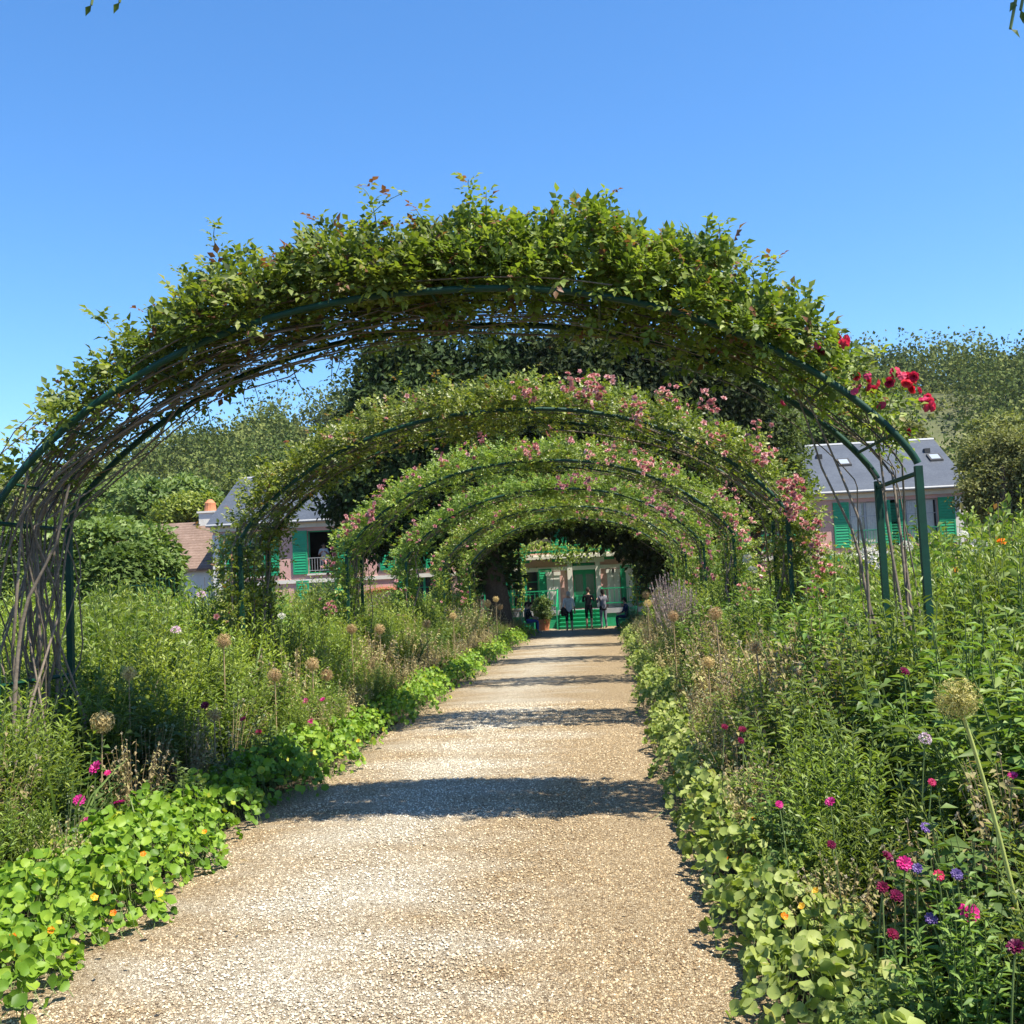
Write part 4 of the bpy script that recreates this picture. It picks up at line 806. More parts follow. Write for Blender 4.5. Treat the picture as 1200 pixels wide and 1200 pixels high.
def tell_apart():
    """plants that would share a label are counted along the path"""
    nth = ['nearest', 'second', 'third', 'fourth', 'fifth', 'sixth', 'seventh', 'eighth', 'ninth', 'tenth', 'eleventh', 'twelfth', 'thirteenth', 'fourteenth', 'fifteenth', 'sixteenth', 'seventeenth', 'eighteenth', 'nineteenth', 'twentieth', 'twenty-first', 'twenty-second', 'twenty-third', 'twenty-fourth', 'twenty-fifth', 'twenty-sixth', 'twenty-seventh', 'twenty-eighth']
    for lab, L in BEDP.items():
        if len(L) < 2 or len(L) > 28: continue
        for k, o in enumerate(sorted(L, key=lambda o: o.location.y)): o['label'] = '%s %s' % (nth[k], lab)
prg = np.random.default_rng(77)
def plant(nm, x, y, h, wdt=None, label=None):
    var = KIND[nm]; ms, ml = var[prg.integers(len(var))]; d, cat = DESC[nm]
    o = thing(nm, label or d + ', ' + zone(x, y), cat, (x, y, 0), prg.random() * 6.283, group='%ss in the flower beds' % nm.replace('_', ' '))
    if not label: BEDP.setdefault(o['label'], []).append(o)
    wdt = wdt or min(1.3, h) * prg.uniform(.85, 1.15); o.scale = (wdt, wdt, h * 1.17)
    link('stems', ms, o); f_ = link('foliage', ml, o); f_['kind'] = 'stuff'; return o
def pick(*a): nm, w_ = zip(*a); return nm[prg.choice(len(nm), p=np.array(w_) / sum(w_))]
# rows beside the path: e is the distance from the path's edge
def bed(side, Y0, Y1, e_list, step, choose, hfun):
    for e in e_list:
        y = Y0 + prg.random() * step
        while y < Y1:
            x = (PXR + e if side > 0 else PXL - e) + prg.normal() * .09; yy = y + prg.normal() * .1
            if (side < 0 and x > -.66 * yy - .4) or (side > 0 and x < .44 * yy + .6):
                plant(choose(e, yy), x, yy, hfun(e, yy) * prg.uniform(.86, 1.12))
            y += step * prg.uniform(.85, 1.2)
def hW(e, y): return np.interp(e, [.5, .9, 1.4, 2.0, 2.8, 4, 6], [.62, .9, 1.25, 1.58, 1.86, 2.0, 2.05]) * np.interp(y, [5, 8.5, 10.5, 12.5], [.80, .78, .86, 1.02])
def hE(e, y): return np.interp(e, [.5, .9, 1.4, 2.0, 2.8, 4, 6], [.62, .98, 1.34, 1.68, 1.96, 2.1, 2.2]) * np.interp(y, [4, 6, 9, 14], [.62, .8, 1.0, 1.0])
def cW(e, y):
    if e < .9: return pick(('dahlia_plant', 3), ('withered_plant', 2), ('seedhead_plant', 2), ('daylily_clump', 1), ('feathery_perennial', 1)) if y < 12 else pick(('withered_plant', 4), ('feathery_perennial', 3), ('seedhead_plant', 1), ('dahlia_plant', 1))
    if e < 1.7: return pick(('feathery_perennial', 3), ('dahlia_plant', 2), ('withered_plant', 1.6 if y < 13 else 4), ('lime_perennial', 1.5), ('seedhead_plant', .7), ('daylily_clump', .6))
    return pick(('feathery_perennial', 3), ('lime_perennial', 4.4), ('phlox_plant', 1.2), ('mullein_plant', .5), ('rose_bush', .6))
def cE(e, y):
    if e < .9: return pick(('withered_plant', 5), ('seedhead_plant', 1.5), ('dahlia_plant', 1), ('feathery_perennial', .8)) if y > 5.5 else pick(('dahlia_plant', 3), ('feathery_perennial', 2), ('daylily_clump', 1))
    if e < 1.5: return pick(('withered_plant', 7 if y > 7 else 1), ('feathery_perennial', 2), ('dahlia_plant', 1.6), ('phlox_plant', 1.2))
    return pick(('phlox_plant', 4), ('feathery_perennial', 2.6), ('lime_perennial', 1.2), ('dahlia_plant', .7), ('rose_bush', .5))
bed(-1, 6.2, 14.5, (.62, 1.02, 1.45, 1.9, 2.4, 2.95, 3.6, 4.3, 5.2), .56, cW, hW)
bed(-1, 14.6, 30, (.7, 1.3, 2.0, 2.9, 4.2, 6.0), .95, cW, hW)
bed(-1, 30, 45, (.7, 1.5, 2.6), 1.25, cW, hW)
bed(1, 3.9, 14.5, (.62, 1.0, 1.42, 1.86, 2.35, 2.9, 3.5, 4.2, 5.0), .56, cE, hE)
bed(1, 14.6, 30, (.7, 1.3, 2.0, 2.9, 4.2, 6.0), .95, cE, hE)
bed(1, 30, 45, (.7, 1.5, 2.6), 1.25, cE, hE)
# shrubs of the lawns and borders farther off to both sides
for px, py, Y, wdt, nm, lab in [(20, 700, 16, 1.7, 'lime_perennial', 'broad yellow green bush behind the bare canes at the view edge'), (120, 720, 17, 1.6, 'lime_perennial', 'broad yellow green bush below the clipped hedge'),
        (175, 700, 20, 1.5, 'rose_bush', 'rose bush beside the green plant supports'), (245, 690, 22, 2.0, 'rose_bush', 'tall rose bush below the tiled outbuilding roof'), (300, 690, 23, 1.9, 'dahlia_plant', 'dark shrub at the west foot of the second arch'),
        (215, 715, 19, 1.6, 'feathery_perennial', 'grey green spiky bush below the outbuilding'), (350, 690, 26, 1.8, 'rose_bush', 'rose bush below the open upper window'), (60, 690, 21, 2.1, 'phlox_plant', 'tall leafy shrub right below the clipped hedge end'),
        (1050, 640, 17, 1.9, 'rose_bush', 'rose bush behind the east legs of the nearest arch'), (1105, 625, 19, 2.1, 'dahlia_plant', 'dark green shrub below the east gable'), (1160, 615, 18, 2.2, 'rose_bush', 'tall rose bush at the east edge of the view'),
        (1195, 600, 20, 2.3, 'lime_perennial', 'fresh green shrub below the rounded olive tree'), (1000, 660, 20, 1.9, 'phlox_plant', 'leafy shrub below the east windows'), (960, 655, 18, 1.8, 'lime_perennial', 'bright green shrub beside the pink rose leg'),
        (930, 650, 24, 1.8, 'rose_bush', 'rose bush below the conifer'), (1075, 600, 27, 2.2, 'dahlia_plant', 'dark shrub in front of the eastern windows'), (1130, 600, 26, 2.3, 'rose_bush', 'rose bush in front of the east gable corner'), (1010, 640, 27, 2.0, 'dahlia_plant', 'low dark shrub in front of the first eastern window'),
        (1180, 640, 13, 1.5, 'phlox_plant', 'leafy perennial at the east view edge by the arch'), (400, 700, 30, 1.9, 'dahlia_plant', 'dark shrub before the pink west wall'), (330, 700, 33, 2.0, 'rose_bush', 'rose bush before the west door'), (270, 690, 34, 2.2, 'dahlia_plant', 'tall dark shrub before the west corner of the house')]:
    p = at(px, py + 10, Y); plant(nm, p[0], Y, max(1.2, p[2] + .15), wdt, lab)

tell_apart()
# ------------------------------------------------------------------ nasturtium borders spilling on the path
def border(side, label, mat, seed, clumps, size, hfac):
    rg = np.random.default_rng(seed); root = thing('nasturtium_border', label, 'nasturtiums', ((PXR if side > 0 else PXL), 5, 0)); root['kind'] = 'stuff'
    ms, ml = MB(), MB(); tops = []
    for (yc0, ec, ry, re, h, n_) in clumps:
        a = rg.random(n_) * 6.283; r = np.sqrt(rg.random(n_)); wig = 1 + .14 * np.sin(3 * a + yc0) + .10 * np.sin(7 * a + 2 * yc0)
        dy = np.sin(a) * r * ry * wig; de = np.cos(a) * r * re * wig; hz = h * hfac * np.sqrt(np.clip(1 - r ** 2.6, 0, 1)) * (1 + .22 * np.sin(dy * 9 + yc0) * np.sin(de * 11))
        z = np.clip(hz * (1 - .45 * rg.random(n_) ** 2.2), .03, None) + rg.random(n_) * .03
        e = ec + de; X = (e if side > 0 else -e); Y = yc0 - 5 + dy; P = np.stack([X, Y, z], 1)
        outw = np.stack([np.cos(a) * (1 if side > 0 else -1) * r, np.sin(a) * r, np.full(n_, .75)], 1); N = unit(outw * 1.0 + np.array([.30, -.5, .2]) + rg.normal(size=(n_, 3)) * .8)
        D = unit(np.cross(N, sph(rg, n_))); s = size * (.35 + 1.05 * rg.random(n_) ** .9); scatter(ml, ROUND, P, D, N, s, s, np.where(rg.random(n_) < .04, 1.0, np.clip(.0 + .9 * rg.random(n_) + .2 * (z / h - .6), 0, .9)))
        m_ = rg.random(n_) < .22; B = P[m_].copy(); B[:, 2] *= .1; B[:, :2] += rg.normal(size=(m_.sum(), 2)) * .08; t = np.linspace(0, 1, 4)[None, :, None]; Q = B[:, None] * (1 - t) + (P[m_] - N[m_] * .012)[:, None] * t; Q[:, 1:3, :2] += rg.normal(size=(m_.sum(), 2, 2)) * .015; tubes(ms, Q, .0025, .0018)
    tag(ml.build('foliage', mat, root, True), kind='stuff'); tag(ms.build('stems', 'stem_green', root), kind='stuff'); return root
cw = [(5.1, .35, .9, .55, .34, 900), (6.2, .42, .85, .62, .40, 1100), (7.3, .46, .8, .62, .44, 1100), (8.1, .50, .6, .55, .44, 700), (9.3, .50, .6, .45, .40, 520), (10.5, .42, .9, .55, .48, 900), (11.7, .40, .8, .55, .46, 800), (13.0, .42, .7, .5, .42, 520)]
y = 14.4
while y < 44: cw.append((y, .38 + .1 * math.sin(y), 1.0, .48, .42 + .06 * math.sin(y * 2), 460 if y < 25 else 260)); y += 1.35
ce = [(3.9, .66, .7, .52, .30, 800), (4.8, .58, .8, .48, .32, 800), (5.8, .50, .8, .44, .36, 800), (6.9, .44, .9, .42, .40, 780), (8.1, .40, .9, .40, .42, 720), (9.4, .38, .9, .38, .42, 640), (10.8, .37, .9, .38, .42, 560), (12.2, .36, .9, .38, .4, 460), (13.5, .36, .9, .38, .4, 420)]
y = 14.9
while y < 44: ce.append((y, .40 + .06 * math.sin(y), 1.0, .40, .40 + .06 * math.sin(y * 2), 420 if y < 25 else 240)); y += 1.35
bw = border(-1, 'bright green nasturtium border along the west edge of the path', 'nasturtium_leaf', 201, cw, .060, 1.0)
be = border(1, 'pale green nasturtium border along the east edge of the path', 'nasturtium_pale', 202, ce, .057, 1.0)
# ------------------------------------------------------------------ single flowers
def fl_nast(rg, mb):
    n_ = 5; a = np.arange(n_) * 6.283 / 5; D = np.stack([np.cos(a), np.sin(a), np.full(n_, .35)], 1); scatter(mb, ROUND, D * .016, D, np.tile([0, 0, 1.], (n_, 1)) - D * .3, .032, .03, rg.random(n_) * .9)
def fl_dahlia(rg, mb):
    for k, (m_, op, L) in enumerate(((9, .25, .5), (8, .55, .42), (6, 1.1, .28))):
        a = np.arange(m_) * 6.283 / m_ + k * .35; D = np.stack([np.cos(a), np.sin(a), np.full(m_, op)], 1); scatter(mb, CUP, D * .04, D, np.tile([0, 0, 1.], (m_, 1)) - D * .2, L, L * .62, np.clip(rg.random(m_) * .7 + k * .1, 0, 1))
def fl_plume(rg, mb):
    n_ = 150; d = sph(rg, n_); d[:, 2] = abs(d[:, 2]); scatter(mb, LEAF2, d * np.array([.48, .48, .34]) * rg.uniform(.7, 1, (n_, 1)), d + rg.normal(size=(n_, 3)) * .6, d + rg.normal(size=(n_, 3)) * .4, .16, .13, rg.random(n_))
FLW = {}
def flower(kind, mat, p, size, parent=None, name='blossom', label=None, lean=(0, 0), cat='flower', group=None, face=None):
    key = (kind, mat)
    if key not in FLW:
        FLW[key] = []
        for v_ in range(2):
            mb = MB(); rg_ = np.random.default_rng(900 + len(FLW) * 3 + v_); {'n': fl_nast, 'd': fl_dahlia, 'p': fl_plume}[kind](rg_, mb); FLW[key].append(mb.mesh(name, mat))
    me = FLW[key][prg.integers(2)]; d = Vector(face if face is not None else (prg.normal() * .35 + .1, -.75 + prg.normal() * .25, .75)).normalized()
    if parent is not None: o = link(name, me, parent); o.location = Vector(p) - parent.location
    else:
        p = np.array(p, float); t = thing('cut_flower', label, cat, (p[0] + lean[0], p[1] + lean[1], 0), group=group); mb = MB(); q = np.array([-lean[0], -lean[1], p[2]]); tube(mb, bez((0, 0, -.02), (q[0] * .3, q[1] * .3, q[2] * .6), q, 7), np.linspace(.005, .0035, 7), 5); mb.build('stem', 'stem_green', t)
        t.name = name; o = link('flower_head', me, t); o.location = q
    o.rotation_euler = d.to_track_quat('Z', 'Y').to_euler(); o.scale = (size,) * 3; return o
for px, py, Y, mat in [(168, 1001, 6.6, 'orange_petal'), (186, 1047, 6.0, 'yellow_petal'), (133, 1070, 5.7, 'orange_petal'), (110, 1052, 5.9, 'yellow_petal'), (15, 1098, 5.3, 'orange_petal'), (365, 880, 10.5, 'orange_petal'), (420, 868, 11.6, 'yellow_petal'), (240, 975, 7.3, 'orange_petal'), (60, 1090, 5.5, 'orange_petal')]:
    flower('n', mat, at(px, py, Y), .8 if mat == 'yellow_petal' else .65, bw)
for px, py, Y, mat in [(883, 961, 6.9, 'orange_petal'), (888, 953, 7.0, 'orange_petal'), (862, 975, 6.7, 'yellow_petal'), (826, 984, 7.4, 'yellow_petal'), (956, 1044, 5.4, 'yellow_petal'), (940, 1062, 5.2, 'yellow_petal'), (919, 1074, 5.0, 'orange_petal'), (850, 1005, 6.8, 'orange_petal'), (790, 905, 10.5, 'orange_petal'), (806, 930, 9.5, 'yellow_petal')]:
    flower('n', mat, at(px, py, Y), .62, be)
SD = [(112, 900, 8.2, 'magenta_petal', .105, 'bright magenta dahlia beside the large tan allium'), (126, 906, 8.3, 'magenta_petal', .05, 'small magenta bud beside the allium stem'), (93, 938, 7.9, 'magenta_petal', .085, 'magenta dahlia highest of the pair at the west edge'), (140, 941, 8.1, 'magenta_petal', .085, 'magenta dahlia seen edge on near the west border'), (101, 965, 7.8, 'magenta_petal', .095, 'magenta dahlia with orange heart, lowest in the west bed'),
      (240, 827, 10.8, 'maroon_petal', .085, 'dark red bloom amid the west perennials'), (285, 843, 11.2, 'red_petal', .07, 'small red bloom among withered stalks on the west'), (303, 858, 11.4, 'maroon_petal', .07, 'maroon bloom above the west nasturtiums'), (358, 822, 13.2, 'magenta_petal', .08, 'magenta bloom below the pair of tan alliums'), (378, 820, 13.4, 'magenta_petal', .07, 'magenta bloom right of its twin below the alliums'), (364, 846, 12.8, 'magenta_petal', .075, 'magenta bloom just above the west border'),
      (1060, 1012, 5.2, 'magenta_petal', .085, 'bright pink bloom in the east bed beside violet ones'), (1135, 1069, 4.7, 'magenta_petal', .105, 'flat magenta bloom lowest in the east bed'), (1040, 1004, 5.3, 'maroon_petal', .075, 'maroon bloom left of the bright pink one'), (1100, 1026, 5.0, 'red_petal', .06, 'red bloom right of the bright pink one'), (1034, 1040, 5.2, 'maroon_petal', .07, 'maroon bloom drooping under the pink one'), (1050, 1050, 5.1, 'maroon_petal', .075, 'deep maroon bloom below the pink one'), (1046, 1095, 4.8, 'maroon_petal', .065, 'dark crimson bloom low in the east bed'),
      (973, 940, 6.3, 'magenta_petal', .075, 'purple red bloom above the east daylily leaves'), (913, 943, 6.6, 'magenta_petal', .06, 'small pink red bloom next to the east border'), (974, 990, 5.8, 'maroon_petal', .06, 'dark bloom with orange tips in the east bed'), (870, 855, 8.6, 'maroon_petal', .08, 'crimson bloom among dry stalks on the east'), (849, 852, 8.7, 'maroon_petal', .07, 'crimson bloom leftmost among the dry stalks'), (868, 868, 8.4, 'maroon_petal', .07, 'crimson bloom lowest among the dry stalks'), (1060, 787, 7.6, 'maroon_petal', .085, 'maroon bloom high amid the east phlox'), (1092, 917, 6.0, 'red_petal', .055, 'small red bloom under the blush pompon'),
      (1084, 866, 6.3, 'blush_petal', .085, 'blush pink pompon bloom in the east bed'), (1187, 909, 5.8, 'magenta_petal', .06, 'pink bloom beside the leaning allium stem'), (1085, 970, 5.8, 'violet_petal', .07, 'violet bloom above the pink ones on the east'), (1075, 1018, 5.2, 'violet_petal', .06, 'violet bloom right beside the bright pink one'), (1121, 1025, 5.0, 'violet_petal', .065, 'pale violet bloom near the allium stem'), (1091, 1077, 4.8, 'violet_petal', .065, 'violet bloom low in the east bed'), (1190, 1110, 4.3, 'maroon_petal', .08, 'dark bloom at the lower east corner'),
      (206, 739, 13, 'blush_petal', .12, 'pale blush bloom above the west perennials'), (1020, 655, 14, 'white_petal', .30, 'broad cream flower head beside the east arch legs'), (1062, 640, 15, 'white_petal', .16, 'white flower head behind the east arch post'), (1147, 640, 14, 'white_petal', .20, 'white plume bloom right of the east arch'), (1130, 627, 15, 'white_petal', .12, 'white bloom highest right of the east arch'), (1172, 634, 13, 'orange_petal', .13, 'orange bloom at the east side of the garden'), (1120, 668, 13, 'orange_petal', .07, 'small orange bloom amid the east perennials'),
      (876, 655, 16, 'white_petal', .14, 'cream bloom at the east foot of the third arch'), (882, 668, 15.5, 'white_petal', .12, 'cream bloom lower at the east foot of the third arch'), (236, 697, 20, 'blush_petal', .16, 'pale pink bloom on the shrub below the outbuilding'), (330, 722, 15, 'white_petal', .1, 'white bloom under the second arch on the west')]
for px, py, Y, mat, size, lab in SD: flower('p' if mat in ('white_petal', 'blush_petal') else 'd', mat, at(px, py, Y * (.9 if px > 800 and py > 750 else .95)), size * (.74 if px > 800 and py > 750 else 1.0), name='dahlia_flower' if mat not in ('violet_petal', 'white_petal', 'orange_petal', 'blush_petal') else 'garden_flower', label=lab, lean=(prg.normal() * .06, prg.normal() * .06), group='single blooms in the flower beds')
# tall globe alliums gone to seed
def allium_mesh(seed, mat):
    rg = np.random.default_rng(seed); mb = MB(); n_ = 340; d = sph(rg, n_); L = rg.uniform(.68, 1.0, n_); scatter(mb, LEAF2, d * .08, d, np.cross(d, sph(rg, n_)), L * .9, .03, rg.random(n_) * .6)
    e = d * (L * .98)[:, None]
    for j in range(5): scatter(mb, LEAF2, e, unit(np.cross(d, sph(rg, n_)) + d * .3), d, .15, .05, np.clip(.4 + .6 * rg.random(n_), 0, 1))
    return mb.mesh('flower_head', mat)
AL = {m_: [allium_mesh(i, m_) for i in (1, 2)] for m_ in ('seed_head', 'seed_head_green')}
AS = [(1122, 818, 4.2, 26, 'seed_head_green', (.27, .1), 'large yellow green allium globe on a leaning stem'), (120, 846, 8.9, 15, 'seed_head', (-.05, .05), 'large tan allium globe above the magenta dahlias'), (151, 789, 9.6, 10, 'seed_head', (0, 0), 'brownish allium globe in shade beside the west arch post'), (262, 751, 11.6, 10, 'seed_head', (0, 0), 'orange tan allium globe standing clear of the west perennials'), (322, 791, 12, 9, 'seed_head', (0, 0), 'faded allium globe among the west stalks'), (366, 778, 13.6, 9, 'seed_head', (0, 0), 'tan allium globe, upper one of a close pair'), (383, 791, 14, 8, 'seed_head', (-.12, 0), 'golden allium globe, lower one of a close pair'),
      (251, 838, 10.4, 9, 'seed_head', (0, 0), 'withered allium globe low among west greenery'), (412, 737, 17, 7, 'seed_head', (0, 0), 'pale allium globe under the second arch, west end'), (445, 737, 18.5, 7, 'seed_head', (0, 0), 'greenish tan allium globe next to the withered plants'), (500, 731, 22, 6, 'seed_head', (0, 0), 'tan allium globe above withered stalks past the second arch'), (531, 722, 25, 5, 'seed_head', (0, 0), 'small tan allium globe past the second arch on the west'), (571, 707, 33, 5, 'seed_head', (0, 0), 'leftmost small allium globe of the trio near the yew'), (581, 702, 35, 4, 'seed_head', (0, 0), 'highest small allium globe of the trio near the yew'), (586, 711, 34, 4, 'seed_head', (0, 0), 'lowest small allium globe of the trio near the yew'),
      (838, 719, 11.6, 9, 'seed_head', (.05, 0), 'orange tan allium globe standing above the east bed'), (886, 758, 9.6, 9, 'seed_head', (.05, 0), 'golden allium globe among pale seed stalks on the east'), (830, 776, 11.4, 8, 'seed_head', (0, 0), 'rusty allium globe low in the dry east plants'), (789, 722, 17, 7, 'seed_head', (0, 0), 'tan allium globe at the path side of the east bed'),
      (757, 697, 27, 5, 'seed_head', (0, 0), 'upper left allium globe of the far east cluster'), (772, 692, 27, 5, 'seed_head_green', (0, 0), 'topmost allium globe of the far east cluster'), (767, 698, 27.5, 5, 'seed_head', (0, 0), 'middle allium globe of the far east cluster'), (759, 707, 26, 5, 'seed_head', (0, 0), 'lower left allium globe of the far east cluster'), (768, 706, 26.5, 5, 'seed_head', (0, 0), 'lower right allium globe of the far east cluster'), (946, 1140, 4.6, 0, 'seed_head', (0, 0), '')]
for i, (px, py, Y, rpx, mat, lean, lab) in enumerate(AS):
    if not rpx: continue
    p = at(px, py, Y); t = thing('allium', lab, 'allium', (p[0] + lean[0], p[1] + lean[1], 0), group='globe alliums gone to seed')
    mb = MB(); q = np.array([-lean[0], -lean[1], p[2]]); tube(mb, bez((0, 0, -.02), (q[0] * .3, q[1] * .3, q[2] * .55), q, 9), np.linspace(.010, .007, 9), 6, cap=False); mb.build('stem', 'stem_lime' if 'green' in mat else 'stem_dry', t, True)
    o = link('flower_head', AL[mat][i % 2], t); o.location = q; s_ = rpx * Y / F; o.scale = (s_, s_, s_ * .95); o.rotation_euler = (prg.normal() * .3, prg.normal() * .3, prg.random() * 6)
# pink spires far down the east bed
mb0 = MB(); rg = np.random.default_rng(8)
S = stems(rg, 46, .35, .75, 1.0, .2); t = np.linspace(.62, 1, 40)[None].repeat(46, 0); Pq, Tq = along(S, t); k = 46 * 40; scatter(mb0, LEAF2, Pq.reshape(-1, 3), sph(rg, k) + Tq.reshape(-1, 3), sph(rg, k), .035, .02, rg.random(k)); ms_, ml_ = MB(), MB(); tubes(ms_, S, .005, .002); leafy(ml_, rg, S, 14, .05, .09, .25, .5, LEAF2)
for px, py, Y, lab in ((783, 668, 24, 'pink spired plant above the far allium cluster'), (796, 680, 23, 'second pink spired plant right of the allium cluster')):
    p = at(px, py - 4, Y); o = thing('spire_plant', lab, 'perennial', (p[0], Y, 0), group='pink spired plants'); o.scale = (.8, .8, p[2])
    if px == 783: A_, B_, C_ = ms_.mesh('stems', 'stem_green'), ml_.mesh('foliage', 'grey_leaf'), mb0.mesh('flower_spikes', 'spike_petal')
    link('stems', A_, o); tag(link('foliage', B_, o), kind='stuff'); tag(link('flower_spikes', C_, o), kind='stuff')
# green wire plant supports
for px, py, Y, wd_, lab in ((165, 684, 21, .15, 'green metal plant support, left one before the hedge'), (194, 676, 21.5, .13, 'taller green metal plant support beside the hedge end')):
    p = at(px, py, Y); o = thing('plant_support', lab, 'plant support', (p[0], Y, 0), group='green plant supports')
    for sx in (-1, 1):
        for sy in (-1, 1): mb = MB(); box(mb, sx * wd_ - .009, sx * wd_ + .009, sy * wd_ - .009, sy * wd_ + .009, -.05, p[2]); mb.build('upright', 'arch_paint', o)
    for z in (p[2] - .04, p[2] * .72):
        mb = MB()
        for a, b in (((-1, -1), (1, -1)), ((1, -1), (1, 1)), ((1, 1), (-1, 1)), ((-1, 1), (-1, -1))): tube(mb, [(a[0] * wd_ * .97, a[1] * wd_ * .97, z), (b[0] * wd_ * .97, b[1] * wd_ * .97, z)], .012, 5)
        mb.build('ring', 'arch_paint', o)
# vine over the veranda
rg = np.random.default_rng(91); o = thing('veranda_vine', 'leafy vine draped along the veranda above the front door', 'vine', (-7.4, 48.8, 0)); mb, ms_ = MB(), MB(); n_ = 6500
x = rg.uniform(0, 12.7, n_); z = 3.6 + .22 * np.sin(x * 1.9) + rg.normal(size=n_) * .24; yv = rg.uniform(-.15, .8, n_); drop = rg.random(n_) < .3; px_ = np.array([0, 1.1, 3.5, 8.7, 9.2, 11.2, 12.7]); xc_ = px_[rg.integers(0, 7, n_)]
P = np.where(drop[:, None], np.stack([xc_ + rg.normal(size=n_) * .16, rg.normal(size=n_) * .14, rg.uniform(.9, 3.6, n_)], 1), np.stack([x, yv, z], 1)); L = rg.uniform(.09, .16, n_)
scatter(mb, LEAF, P, unit(rg.normal(size=(n_, 3)) + np.array([0, -.3, -.5])), unit(rg.normal(size=(n_, 3)) * .5 + np.array([.2, -.5, .7])), L, L * .75, rg.random(n_)); tag(mb.build('foliage', 'lime_leaf', o), kind='stuff')
for x in px_: tube(ms_, np.linspace((x, 0, -.05), (x, 0, 3.6), 10) + wob(rg, 10, .05), .03, 5)
tag(ms_.build('stems', 'cane', o), kind='stuff')
o = thing('potted_shrub', 'golden green potted shrub beside the veranda steps', 'shrub', (-2.9, 47.5, 0)); mb = MB(); tube(mb, [(0, 0, 0), (0, 0, .45), (0, 0, .5)], [.24, .32, .34], 14); mb.build('pot', 'terracotta', o); mb = MB(); crown(mb, rg, [(0, 0, .95, .45, .45, .55)], 60, 40, .1, .16); tag(mb.build('foliage', 'spring_leaf', o), kind='stuff')

# ------------------------------------------------------------------ benches and people at the end of the path
for nm, c in (('skin', (.50, .30, .21)), ('cloth_white', (.66, .66, .68)), ('cloth_black', (.014, .014, .017)), ('cloth_grey', (.17, .17, .20)), ('cloth_navy', (.018, .028, .09)), ('denim', (.035, .07, .24)), ('hair_dark', (.018, .012, .009)), ('hair_grey', (.42, .39, .36)), ('leather', (.03, .02, .016)), ('shoe', (.20, .19, .18))): plain(nm, c, .75, .25, .25, 14)
def bench(x, y, rz, label):
    b = thing('garden_bench', label, 'bench', (x, y, 0.02), rz, 'green benches at the end of the path')
    for k in range(4): mb = MB(); box(mb, -.8, .8, -.42 + k * .115, -.42 + k * .115 + .095, .42, .45); mb.build('slat', 'shutter_paint', b)
    for k in range(3): mb = MB(); box(mb, -.8, .8, .07 + k * .02, .095 + k * .02, .55 + k * .13, .66 + k * .13); mb.build('slat', 'shutter_paint', b)
    for sx in (-.7, .7):
        mb = MB(); box(mb, sx - .03, sx + .03, -.42, -.36, 0, .418); mb.build('leg', 'shutter_paint', b)
        mb = MB(); box(mb, sx - .03, sx + .03, .03, .068, 0, .95); mb.build('leg', 'shutter_paint', b)
        mb = MB(); box(mb, sx - .028, sx + .028, -.358, .028, .36, .418); mb.build('seat_rail', 'shutter_paint', b)
